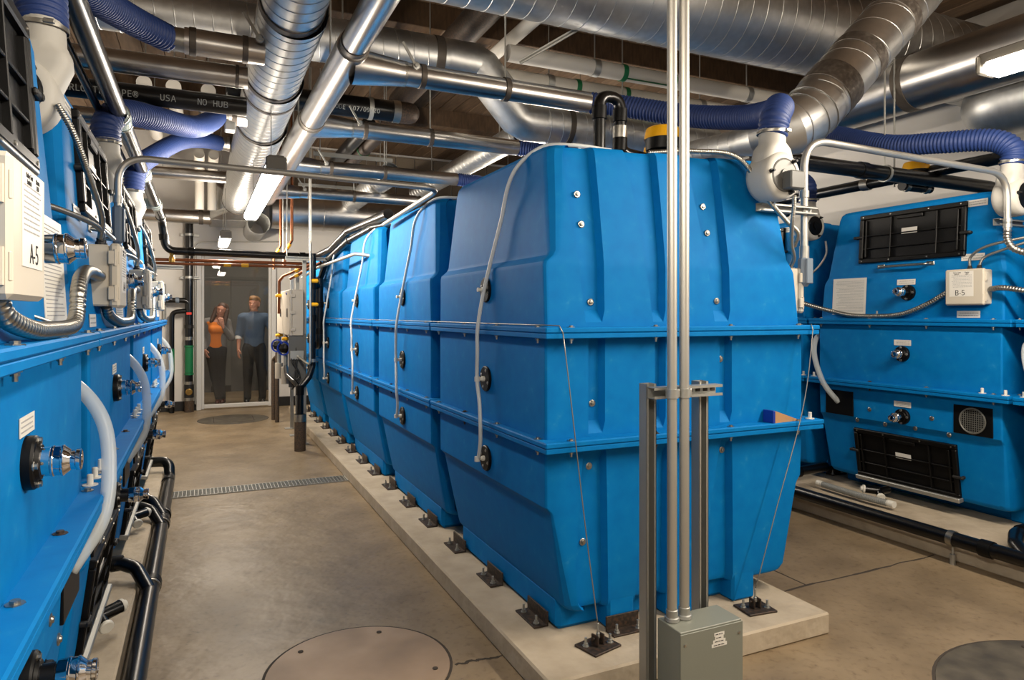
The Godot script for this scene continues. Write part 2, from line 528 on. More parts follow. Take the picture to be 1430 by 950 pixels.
func stud_mesh() -> Mesh:      # round washer with a domed head, axis +z
	return mb().lathe(Vector3.ZERO, Vector3.BACK, PackedVector2Array([Vector2(0.016, 0.0), Vector2(0.016, 0.003), Vector2(0.0135, 0.0045), Vector2(0.009, 0.0045), Vector2(0.008, 0.009), Vector2(0.0, 0.0105)]), 12).done(30.0)

func peg_mesh() -> Mesh:
	return mb().lathe(Vector3.ZERO, Vector3.UP, PackedVector2Array([Vector2(0.022, 0.0), Vector2(0.022, 0.004), Vector2(0.009, 0.004), Vector2(0.009, 0.033), Vector2(0.007, 0.035), Vector2(0.0, 0.035)]), 12).done(30.0)

# a frame whose columns are along the door (towards -z for a right-hand reader), up the slope, and outward
func face_basis(tilt: float) -> Basis:
	var n := Vector3(cos(tilt), sin(tilt), 0)
	var v := Vector3(-sin(tilt), cos(tilt), 0)
	return Basis(Vector3(0, 0, -1), v, n)

func access_door(tank: Node3D, s: float, o: Vector3, tilt: float, w: float, h: float, sill: bool) -> void:
	var b := face_basis(tilt)
	var key := "door%.2f_%.2f_%d" % [s, tilt, int(sill)]
	var at := func(u: float, v: float, n: float) -> Vector3: return o + b * Vector3(u, v, n)
	var door := part(tank, "access_door", shared(key + "tray", func():
		var m := mb(s)
		var t := 0.034
		m.box(at.call(0, 0, -0.004), Vector3(w, h, 0.008), 0.0, b)
		for q in [[0, h / 2 - t / 2, w, t], [0, -h / 2 + t / 2, w, t]]: m.box(at.call(q[0], q[1], 0.008), Vector3(q[2], q[3], 0.024), 0.005, b)
		for q in [-1.0, 1.0]: m.box(at.call(q * (w / 2 - t / 2), 0, 0.008), Vector3(t, h - 2 * t, 0.024), 0.005, b)
		for q in [-1.0, 1.0]: m.box(at.call(q * (w / 2 - t - 0.022), 0, 0.006), Vector3(0.012, h - 2 * t - 0.02, 0.026), 0.003, b)
		m.box(at.call(0.0, h / 2 - t - 0.014, 0.006), Vector3(0.20, 0.026, 0.024), 0.004, b)
		return m.done(30.0)), "black_plastic", "black ribbed access door")
	for u in [-0.25, 0.18]:
		part(door, "rib", shared(key + "v%.2f" % u, func(): return mb(s).box(at.call(u * w, 0, 0.007), Vector3(0.010, h - 0.07, 0.022), 0.002, b).done(30.0)), "black_plastic")
	for v in [-0.20, 0.06]:
		part(door, "rib", shared(key + "h%.2f" % v, func(): return mb(s).box(at.call(0, v * h, 0.006), Vector3(w - 0.07, 0.009, 0.019), 0.002, b).done(30.0)), "black_plastic")
	for q in [[-1.0, -0.08], [1.0, 0.04]]:
		part(door, "latch", shared(key + "l%d" % int(q[0]), func():
			var m := mb(s)
			m.box(at.call(q[0] * (w / 2 + 0.004), q[1] * h, 0.026), Vector3(0.075, 0.020, 0.014), 0.005, b)
			m.lathe(at.call(q[0] * (w / 2 + 0.028), q[1] * h, 0.0), b.z, PackedVector2Array([Vector2(0.011, 0.0), Vector2(0.011, 0.034), Vector2(0.006, 0.037), Vector2(0.0, 0.037)]), 10)
			return m.done(30.0)), "black_matte")
	part(door, "sticker", shared(key + "st", func(): return mb(s).box(at.call(0.0, 0.09 * h, 0.010), Vector3(0.12, 0.042, 0.001), 0.0, b).done()), "paper")
	for q in [[-0.46, 0.46], [-0.18, 0.46], [0.18, 0.46], [0.46, 0.46], [-0.46, -0.46], [-0.18, -0.46], [0.18, -0.46], [0.46, -0.46]]:
		if sill and q[1] < 0: continue
		part(door, "screw", shared(key + "s%.2f%.2f" % q, func(): return mb(s).lathe(at.call(q[0] * w, q[1] * h, 0.020), b.z, PackedVector2Array([Vector2(0.006, 0.0), Vector2(0.005, 0.003), Vector2(0.0, 0.004)]), 8).done()), "steel")
	if sill:
		part(door, "sill_angle", shared(key + "sill", func(): return mb(s).box(at.call(0, -h / 2 - 0.006, 0.014), Vector3(w + 0.01, 0.03, 0.05), 0.004, b).done()), "zinc", "metal angle under the door")

# chromed test port on a black bolted ring; stub is the length of black pipe between them
func test_port(tank: Node3D, s: float, o: Vector3, tilt: float, stub: float) -> void:
	var n := Vector3(cos(tilt), sin(tilt), 0)
	var key := "port%.1f_%.3f_%.2f_%.3f" % [s, o.y, o.z, stub]
	var ring := part(tank, "port_ring", shared(key + "r", func():
		return mb(s).lathe(o, n, PackedVector2Array([Vector2(0.056, -0.01), Vector2(0.056, 0.016), Vector2(0.053, 0.021), Vector2(0.04, 0.021), Vector2(0.036, 0.028), Vector2(0.0, 0.028)]), 28).done(30.0)), "black_plastic")
	for k in 4:
		var a := PI / 2 * k
		var v := Vector3(-sin(tilt), cos(tilt), 0) * cos(a) + Vector3(0, 0, 1) * sin(a)
		part(ring, "bolt", shared(key + "b%d" % k, func(): return mb(s).lathe(o + v * 0.045 + n * 0.02, n, PackedVector2Array([Vector2(0.010, 0.0), Vector2(0.010, 0.002), Vector2(0.007, 0.003), Vector2(0.007, 0.008), Vector2(0.0, 0.009)]), 8).done(30.0)), "steel")
	if stub > 0.0:
		part(tank, "pipe_stub", shared(key + "s", func(): return mb(s).lathe(o, n, PackedVector2Array([Vector2(0.027, 0.0), Vector2(0.027, 0.028 + stub)]), 20).smooth()), "black_pipe")
	var g := o + n * (0.022 + stub)
	part(tank, "test_port", shared(key + "c", func():
		var m := mb(s)
		m.lathe(g, n, PackedVector2Array([Vector2(0.0, 0.0), Vector2(0.026, 0.0), Vector2(0.030, 0.004), Vector2(0.0308, 0.022), Vector2(0.0325, 0.024), Vector2(0.0325, 0.027), Vector2(0.0308, 0.029), Vector2(0.0308, 0.040), Vector2(0.0325, 0.042), Vector2(0.0325, 0.045),
			Vector2(0.030, 0.047), Vector2(0.0235, 0.055), Vector2(0.0205, 0.058), Vector2(0.0205, 0.066), Vector2(0.0225, 0.068), Vector2(0.0225, 0.075), Vector2(0.020, 0.077), Vector2(0.013, 0.077), Vector2(0.012, 0.069), Vector2(0.0, 0.069)]), 24)
		return m.done(40.0)), "chrome", "chromed threaded test port")

func print_rows(m: MB, o: Vector3, b: Basis, w: float, h: float, rows: int, r: RandomNumberGenerator) -> void:
	for i in rows:
		var y := h / 2 - h * (i + 0.7) / (rows + 0.4)
		var x := -w / 2
		var full := w * r.randf_range(0.45, 1.0) if i % 5 == 4 else w * r.randf_range(0.86, 1.0)
		while x < -w / 2 + full - 0.004:
			var l: float = min(r.randf_range(0.004, 0.015), -w / 2 + full - x)
			m.box(o + b * Vector3(x + l / 2, y, 0), Vector3(l, h / rows * 0.27, 0.0006), 0.0, b)
			x += l + 0.003

func sticker(tank: Node3D, s: float, o: Vector3, tilt: float, w: float, h: float, rows: int) -> void:
	var b := face_basis(tilt)
	var key := "stick%.1f_%.3f_%.3f_%.3f" % [s, o.y, o.z, w]
	var p := part(tank, "printed_sheet" if h > 0.15 else "sticker", shared(key, func(): return mb(s).box(o, Vector3(w, h, 0.0016), 0.0, b).done()), "paper")
	part(p, "print", shared(key + "p", func():
		var r := RandomNumberGenerator.new(); r.seed = 5
		var m := mb(s)
		print_rows(m, o + b.z * 0.0011, b, w * 0.86, h * 0.88, rows, r)
		return m.done()), "grey_ink")

func tank(row: String, label: String, at: Vector3, s: float) -> Node3D:
	var t := thing("storage_tank", label, "tank", at, "blue storage tanks")
	part(t, "lower_body", shared("lower%.0f" % s, func(): return lower_mesh(s)), "blue")
	part(t, "middle_body", shared("middle%.0f" % s, func(): return middle_mesh(s)), "blue")
	part(t, "top_cover", shared("cover%.0f" % s, func(): return cover_mesh(s)), "blue")
	part(t, "foot", shared("base%.0f" % s, func(): return base_mesh(s)), "blue")
	for y in [0.82, 1.295]:
		var fl := part(t, "flange", shared("flange%.0f_%.2f" % [s, y], func(): return flange_mesh(s, y)), "blue")
		var bm := shared("bolt", bolt_mesh)
		for k in 4:
			for q in [Vector3(-0.755, y, -0.66 + 0.44 * k), Vector3(0.755, y, -0.66 + 0.44 * k), Vector3(-0.755 + 0.43 * k + 0.11, y, 0.753)]:
				put(fl, "flange_bolt", bm, "rust_steel" if y < 1.0 and k % 3 == 1 else "steel", Vector3(q.x * s, q.y, q.z))
	for z in [0.70, 0.62]:
		if row != "C" or z > 0.65: put(t, "white_peg", shared("peg", peg_mesh), "white_plastic", Vector3(0.752 * s, 0.866, z + 0.03 * (1 if z > 0.65 else -1)))
	for z in [-0.735]:
		put(t, "white_peg", shared("peg", peg_mesh), "white_plastic", Vector3(0.752 * s, 0.866, z))
	# studs in the channels of the near end
	var sm := shared("stud", stud_mesh)
	for q in [[-0.535, 1.93, 0.610], [-0.525, 1.795, 0.630], [-0.497, 1.45, 0.662], [0.168, 1.92, 0.611], [0.178, 1.79, 0.631], [0.21, 1.46, 0.661], [-0.49, 1.005, 0.664], [-0.505, 0.73, 0.662], [-0.535, 0.40, 0.659], [0.23, 1.18, 0.664], [0.24, 0.74, 0.663]]:
		put(t, "stud", sm, "steel", Vector3(q[0] * s, q[1], q[2]))
	# steel angles that bolt the feet down
	for q in [[-0.665, 0.44], [-0.665, -0.06], [-0.665, -0.60]]:
		var am := shared("angle%.0f" % s, func():
			var m := mb(s)
			m.box(Vector3(-0.012, 0.004, 0), Vector3(0.07, 0.008, 0.20), 0.001)
			m.box(Vector3(0.02, 0.033, 0), Vector3(0.008, 0.066, 0.20), 0.001)
			return m.done())
		var an := put(t, "foot_angle", am, "rust_steel", Vector3(q[0] * s, 0, q[1]))
		for e in [-0.065, 0.065]: put(an, "anchor_bolt", shared("anchor", anchor_mesh), "zinc", Vector3(-0.02 * s, 0.008, e))
	for x in [-0.35, 0.36]:
		var am2 := shared("angle_end", func():
			var m := mb()
			m.box(Vector3(0, 0.004, 0.025), Vector3(0.17, 0.008, 0.07), 0.001)
			m.box(Vector3(0, 0.033, -0.006), Vector3(0.17, 0.066, 0.008), 0.001)
			return m.done())
		if row == "C" and x > 0: continue
		var an2 := put(t, "foot_angle", am2, "rust_steel", Vector3(x * s, 0, 0.697))
		for e in [-0.055, 0.055]: put(an2, "anchor_bolt", shared("anchor", anchor_mesh), "zinc", Vector3(e, 0.008, 0.035))
	# front fittings
	access_door(t, s, Vector3(0.656, 1.95, 0.03), 0.065, 0.81, 0.37, false)
	access_door(t, s, Vector3(0.672, 0.31, 0.0), -0.137, 0.79, 0.375, true)
	part(t, "grab_handle", shared("handle%.0f" % s, func():
		var m := mb(s)
		m.tube(bends([Vector3(0.655, 1.735, 0.19), Vector3(0.715, 1.728, 0.185), Vector3(0.715, 1.728, -0.185), Vector3(0.655, 1.735, -0.19)], 0.03), 0.009, 10)
		for z in [-0.19, 0.19]: m.box(Vector3(0.668, 1.733, z), Vector3(0.01, 0.03, 0.06), 0.004)
		return m.done(40.0)), "steel")
	test_port(t, s, Vector3(0.701, 1.529, 0.05), 0.06, 0.045)
	test_port(t, s, Vector3(0.735, 1.090, 0.03), 0.0, 0.0)
	test_port(t, s, Vector3(0.732, 0.640, 0.03), -0.03, 0.032)
	sticker(t, s, Vector3(0.7055, 1.513, -0.44), 0.06, 0.30, 0.285, 24)
	sticker(t, s, Vector3(0.697, 1.607, 0.03), 0.1, 0.14, 0.04, 2)
	sticker(t, s, Vector3(0.737, 1.170, 0.03), 0.0, 0.13, 0.04, 3)
	sticker(t, s, Vector3(0.737, 0.727, 0.03), 0.0, 0.13, 0.04, 3)
	sticker(t, s, Vector3(0.642, 2.115, 0.48), 0.07, 0.16, 0.045, 2)
	sticker(t, s, Vector3(0.668, 1.755, 0.48), 0.065, 0.15, 0.045, 2)
	sticker(t, s, Vector3(0.7155, 1.375, 0.48), 0.03, 0.15, 0.045, 2)
	# vent plates below the lower flange: a blank one where the clear hose ends, a round grille at the other side
	part(t, "hose_plate", shared("vplate%.0f" % s, func(): return mb(s).box(Vector3(0.733, 0.678, -0.505), Vector3(0.010, 0.19, 0.255), 0.002).done()), "black_plastic", "black square plate where the clear hose ends")
	var gp := part(t, "vent_plate", shared("gplate%.0f" % s, func(): return mb(s).box(Vector3(0.733, 0.678, 0.52), Vector3(0.010, 0.19, 0.25), 0.002).done()), "black_plastic", "black square plate with a round mesh grille")
	part(gp, "grille", shared("grille%.0f" % s, func():
		var m := mb(s)
		m.lathe(Vector3(0.737, 0.678, 0.52), Vector3.RIGHT, PackedVector2Array([Vector2(0.086, 0.0), Vector2(0.086, 0.006), Vector2(0.08, 0.008), Vector2(0.076, 0.004)]), 28)
		for k in 11:
			var e := -0.07 + 0.014 * k
			var hw := sqrt(maxf(0.0, 0.079 * 0.079 - e * e))
			m.box(Vector3(0.7405, 0.678 + e, 0.52), Vector3(0.003, 0.003, hw * 2.0))
			m.box(Vector3(0.7415, 0.678, 0.52 + e), Vector3(0.003, hw * 2.0, 0.003))
		return m.done(30.0)), "mesh_grey")
	for q in [[0.24, 0.655], [0.345, 0.562], [0.11, 0.562], [-0.123, 0.568], [-0.243, 0.655], [-0.362, 0.56]]:
		put(t, "stud", sm, "steel", Vector3(0.73 * s, q[1], -q[0]), Basis(Vector3.UP, PI / 2 * s))
	# back fittings: three black rings with hose barbs
	for y in [1.52, 1.07, 0.668]:
		var rg := part(t, "gasket_ring", shared("gasket%.0f_%.2f" % [s, y], func(): return mb(s).lathe(Vector3(-0.737, y, 0.05), Vector3.LEFT, PackedVector2Array([Vector2(0.064, -0.005), Vector2(0.064, 0.010), Vector2(0.060, 0.014), Vector2(0.0, 0.014)]), 24).done(30.0)), "black_plastic")
		for k in 4:
			var a := PI / 2 * k + 0.4
			put(rg, "bolt", sm, "steel", Vector3(-0.749 * s, y + 0.045 * cos(a), 0.05 + 0.045 * sin(a)), Basis(Vector3.UP, -PI / 2 * s) * Basis.from_scale(Vector3.ONE * 0.6))
		part(rg, "hose_barb", shared("barb%.0f_%.2f" % [s, y], func(): return mb(s).lathe(Vector3(-0.75, y, 0.05), Vector3.LEFT, PackedVector2Array([Vector2(0.013, 0.0), Vector2(0.013, 0.014), Vector2(0.009, 0.016), Vector2(0.009, 0.03), Vector2(0.011, 0.03), Vector2(0.011, 0.038), Vector2(0.0, 0.038)]), 10).done(30.0)), "white_plastic")
	return t

func anchor_mesh() -> Mesh:
	var m := mb()
	m.lathe(Vector3.ZERO, Vector3.UP, PackedVector2Array([Vector2(0.015, 0.0), Vector2(0.015, 0.003), Vector2(0.010, 0.003), Vector2(0.010, 0.013), Vector2(0.006, 0.013), Vector2(0.006, 0.036), Vector2(0.0, 0.037)]), 6)
	return m.done(30.0)

# cream switch box with a hinged lid; front is towards +x when s is 1
func control_box(words: String, label: String, at: Vector3, s: float) -> void:
	var t := thing("control_box", label, "control box", at, "cream control boxes on the tanks")
	var h := 0.235; var w := 0.25
	part(t, "box_body", shared("cbox%.0f" % s, func(): return mb(s).box(Vector3(0.035, 0, 0), Vector3(0.07, h - 0.01, w - 0.01), 0.006).done()), "cream_box")
	part(t, "lid", shared("clid%.0f" % s, func(): return mb(s).box(Vector3(0.088, 0, 0.004), Vector3(0.034, h, w), 0.009).done()), "cream_box")
	for y in [-0.065, 0.065]:
		part(t, "hinge", shared("chinge%.0f%.2f" % [s, y], func():
			var m := mb(s)
			m.box(Vector3(0.078, y, 0.128), Vector3(0.022, 0.05, 0.014), 0.003)
			m.box(Vector3(0.098, y, 0.116), Vector3(0.012, 0.05, 0.02), 0.003)
			m.rod(Vector3(0.09, y - 0.03, 0.131), Vector3(0.09, y + 0.03, 0.131), 0.005, 8)
			return m.done(30.0)), "cream_box")
	var sheet := part(t, "instruction_label", shared("csheet%.0f" % s, func(): return mb(s).box(Vector3(0.1056, 0.022, -0.012), Vector3(0.001, 0.165, 0.155), 0.0).done()), "paper")
	part(sheet, "print", shared("cprint%.0f" % s, func():
		var r := RandomNumberGenerator.new(); r.seed = 9
		var m := mb(s)
		print_rows(m, Vector3(0.1063, 0.04, -0.012), Basis(Vector3(0, 0, -1), Vector3.UP, Vector3.RIGHT), 0.135, 0.09, 9, r)
		return m.done()), "grey_ink")
	var fb := Basis(Vector3.UP, PI / 2 * s)
	text(sheet, words, 0.034, Vector3(0.1066 * s, -0.037, -0.02 if s > 0 else -0.02), fb)
	text(sheet, "Valve Test        Status", 0.0085, Vector3(0.1066 * s, 0.096, -0.012), fb)
	text(sheet, "Switch              LED", 0.0085, Vector3(0.1066 * s, 0.085, -0.012), fb)
	for z in [0.06, 0.0]:
		part(t, "cable_gland", shared("gland%.0f%.2f" % [s, z], func(): return mb(s).lathe(Vector3(0.035, h / 2 - 0.006, z), Vector3.UP, PackedVector2Array([Vector2(0.017, 0.0), Vector2(0.017, 0.014), Vector2(0.013, 0.018), Vector2(0.013, 0.03), Vector2(0.0, 0.03)]), 10).done(30.0)), "black_matte")

# white blower: a drum with its axis along z, a neck up to the hose, a motor disc on its near face
func fan(label: String, at: Vector3, box: bool, dx := 0.0) -> void:
	var t := thing("exhaust_fan", label, "fan", at, "white exhaust fans on the tanks")
	part(t, "housing", shared("fanh%.2f" % dx, func():
		var m := mb()
		m.lathe(Vector3(0, 0, -0.08), Vector3.BACK, PackedVector2Array([Vector2(0.0, 0.0), Vector2(0.092, 0.0), Vector2(0.112, 0.014), Vector2(0.12, 0.04), Vector2(0.12, 0.11), Vector2(0.113, 0.138), Vector2(0.10, 0.15), Vector2(0.082, 0.152), Vector2(0.078, 0.145), Vector2(0.0, 0.145)]), 32)
		var L := []
		for q in [[0.0, 0.108, 0.062], [0.10, 0.094, 0.066], [0.135, 0.080, 0.066], [0.165, 0.066, 0.062], [0.24, 0.062, 0.062]]:
			var lp := PackedVector3Array()
			for k in 20:
				var a := -TAU * k / 20.0
				var e := 0.55 if q[0] < 0.15 else 1.0
				lp.append(Vector3(signf(cos(a)) * pow(absf(cos(a)), e) * q[1] + dx * clampf(q[0] / 0.12, 0.0, 1.0), q[0], signf(sin(a)) * pow(absf(sin(a)), e) * q[2] - 0.008))
			L.append(lp)
		m.loft(L, true, true)
		return m.done(40.0)), "fan_white")
	part(t, "motor_disc", shared("fand%d" % int(box), func(): return mb().lathe(Vector3(0, 0, 0.064), Vector3.BACK, PackedVector2Array([Vector2(0.078, 0.0), Vector2(0.078, 0.006), Vector2(0.072, 0.010), Vector2(0.03, 0.011), Vector2(0.03, 0.02), Vector2(0.0, 0.02)]), 28).done(30.0)), "motor_disc" if box else "black_plastic")
	if box:
		part(t, "motor_box", shared("fanb", func(): return mb().box(Vector3(0.02, -0.03, 0.105), Vector3(0.09, 0.085, 0.06), 0.006).done()), "grey_sheet")
	for a in [0.9, 3.0, 5.1]:
		part(t, "mounting_knob", shared("fank%.1f" % a, func(): return mb().lathe(Vector3(cos(a) * 0.088, sin(a) * 0.088, 0.066), Vector3.BACK, PackedVector2Array([Vector2(0.011, 0.0), Vector2(0.011, 0.014), Vector2(0.006, 0.015), Vector2(0.006, 0.03), Vector2(0.0, 0.03)]), 8).done(30.0)), "black_matte")
	part(t, "hose_clamp", shared("fanc%.2f" % dx, func():
		var m := mb().lathe(Vector3(dx, 0.212, -0.008), Vector3.UP, PackedVector2Array([Vector2(0.071, 0.0), Vector2(0.073, 0.001), Vector2(0.073, 0.013), Vector2(0.071, 0.014)]), 28)
		m.box(Vector3(dx + 0.03, 0.219, 0.066), Vector3(0.03, 0.016, 0.012), 0.003)
		return m.done(30.0)), "steel")

func hose(label: String, pts: Array, r := 0.066) -> void:
	single("flexible_duct_hose", corrugated(spline(pts, 0.02), r, 0.0065, 0.023, 22), "hose_blue", label, "hose", "blue corrugated hoses")

# ---------------------------------------------------------------- lamps
const LAMP_GLOW := 10.0
func strip_light(label: String, x: float, y: float, z0: float, z1: float, energy: float, top := 4.27) -> void:
	var t := thing("strip_light", label, "lamp", Vector3(x, y, (z0 + z1) / 2.0), "linear ceiling lamps")
	var n := absf(z1 - z0)
	part(t, "lamp_body", mb().box(Vector3(0, 0.045, 0), Vector3(0.10, 0.06, n), 0.006).done(), "lamp_body")
	for e in [-1.0, 1.0]: part(t, "end_cap", mb().box(Vector3(0, 0.02, e * (n / 2 - 0.004)), Vector3(0.13, 0.09, 0.02), 0.008).done(), "lamp_body")
	part(t, "lamp_diffuser", mb().box(Vector3(0, 0.0, 0), Vector3(0.125, 0.07, n - 0.04), 0.02).done(30.0), "lamp_glow")
	# the wrap-round diffuser shines down and out of both sides
	for q in [[Vector3(0, -0.040, 0), 0.0, 0.65, 0.12], [Vector3(-0.068, 0.0, 0), -1.0, 1.0, 0.06], [Vector3(0.068, 0.0, 0), 1.0, 1.0, 0.06]]:
		var l := AreaLight3D.new()
		l.name = "lamp_light"
		l.area_size = Vector2(q[3], n - 0.05)
		l.light_energy = energy * q[2]; l.light_color = Color(1.0, 0.945, 0.87)
		l.shadow_enabled = true; l.area_range = 30.0; l.area_attenuation = 2.0
		l.position = q[0]
		var z := Vector3.UP if q[1] == 0.0 else Vector3(-q[1], -0.15, 0).normalized()
		l.basis = Basis(Vector3.BACK.cross(z) * -1.0, Vector3.BACK, z).orthonormalized()
		t.add_child(l, true)
	for e in [-0.35, 0.35]:
		part(t, "hanger_cable", mb().rod(Vector3(0, 0.07, e * n), Vector3(0, top - y, e * n), 0.003, 6).done(), "wire")

# ---------------------------------------------------------------- duct pieces
func spiral(parent: Node, a: Vector3, b: Vector3, r: float, pitch := 0.115, name := "duct_section", matl := "galv") -> void:
	var d := part(parent, name, mb().tube(pv([a, b]), r, 40, false).smooth(), matl)
	part(d, "seam", seam(a, b, r, pitch), matl)

func band(parent: Node, at: Vector3, dir: Vector3, r: float, w := 0.05, m := "duct_band") -> void:
	var d := dir.normalized()
	part(parent, "joint_band", mb().lathe(at - d * w / 2, d, PackedVector2Array([Vector2(r, 0.0), Vector2(r + 0.004, 0.002), Vector2(r + 0.004, w - 0.002), Vector2(r, w)]), 40).done(30.0), m)

func plain(parent: Node, called: String, path: PackedVector3Array, r, matl: String, sides := 28) -> MeshInstance3D:
	return part(parent, called, mb().tube(path, r, sides, true).done(40.0), matl)

# steel rods that hang something from the ceiling
func hanger(parent: Node, x: float, z: float, y0: float, r := 0.006) -> void:
	part(parent, "hanger_rod", mb().rod(Vector3(x, y0, z), Vector3(x, 4.28, z), r, 8).done(40.0), "zinc")

func clamp_ring(parent: Node, at: Vector3, dir: Vector3, r: float, w := 0.03, m := "zinc", called := "clamp") -> void:
	var d := dir.normalized()
	part(parent, called, mb().lathe(at - d * w / 2, d, PackedVector2Array([Vector2(r, 0.0), Vector2(r + 0.005, 0.0), Vector2(r + 0.005, w), Vector2(r, w)]), 20).done(30.0), m)

func _ready() -> void:
	rng.seed = 7
	# ---- camera: level, turned 24.5 degrees to the right of the long aisle, lens shifted a little down
	var cam := Camera3D.new()
	cam.name = "camera"
	cam.projection = Camera3D.PROJECTION_FRUSTUM
	cam.near = 0.05; cam.far = 60.0
	cam.size = 0.05 * 950.0 / 953.0
	cam.frustum_offset = Vector2(0, -0.05 * 37.0 / 953.0)
	cam.position = Vector3(0, 1.5, 0)
	cam.rotation_degrees = Vector3(0, -24.5, 0)
	cam.current = true
	add_child(cam)
	# ---- environment and exposure
	var we := WorldEnvironment.new()
	var env := Environment.new()
	env.background_mode = Environment.BG_COLOR
	env.background_color = Color(0.05, 0.05, 0.05)
	env.tonemap_mode = Environment.TONE_MAPPER_LINEAR
	env.tonemap_exposure = 1.12
	env.sdfgi_enabled = true; env.ssao_enabled = true; env.ssil_enabled = true
	we.environment = env
	we.name = "surroundings"
	add_child(we)
	materials()
	glow("lamp_glow", Color(1.0, 0.96, 0.90), LAMP_GLOW)
	# ---- lamps
	strip_light("lit strip lamp hanging over the long aisle beside the spiral duct", 0.44, 2.44, -4.6, -7.1, 6.2, 2.9)
	strip_light("small lit strip lamp near the glazed door", 0.27, 2.42, -8.8, -10.0, 7.5, 3.02)
	strip_light("lit strip lamp hanging over the aisle between middle and right tank rows", 3.42, 2.66, -2.04, 0.4, 10.5)
	strip_light("strip lamp over the near end of the long aisle", 0.44, 2.44, -1.65, 0.8, 3.7, 2.93)
	strip_light("strip lamp far down the aisle between middle and right tank rows", 3.42, 2.66, -5.5, -8.0, 5.0)
	# ---- room
	room()
	pads()
	print("room done")
	# ---- tanks
	for k in 4:
		tank("A", ["blue tank of the left row that carries control box A-5", "blue tank of the left row beside the one with box A-5", "blue tank of the left row under the bent conduit, third from box A-5's tank", "blue last tank of the left row, next to the far wall pipes"][k], Vector3(-1.065, 0.10, -1.735 - 1.57 * k), 1.0)
	for k in 5:
		tank("C", ["blue tank at the end of the middle row, behind the two steel posts", "second blue tank of the middle row counted from the steel posts", "third blue tank of the middle row counted from the steel posts", "fourth blue tank of the middle row counted from the steel posts", "last blue tank of the middle row, beside the grey control panels"][k], Vector3(2.055, 0.10, -3.25 - 1.57 * k), 1.0)
	for k in 5:
		tank("B", ["blue tank of the right row that carries control box B-6", "blue tank of the right row that carries control box B-5", "blue tank of the right row just past the one with box B-5", "blue tank of the right row, two past the one with box B-5", "blue tank of the right row, three past the one with box B-5"][k], Vector3(5.325, 0.12, -1.76 - 1.57 * k), -1.0)
	print("tanks done")
	fittings()
	print("fittings done")
	ducts()
	print("ducts done")
	pipes()
	print("pipes done")
	far_end()
	people()
	print("people done")

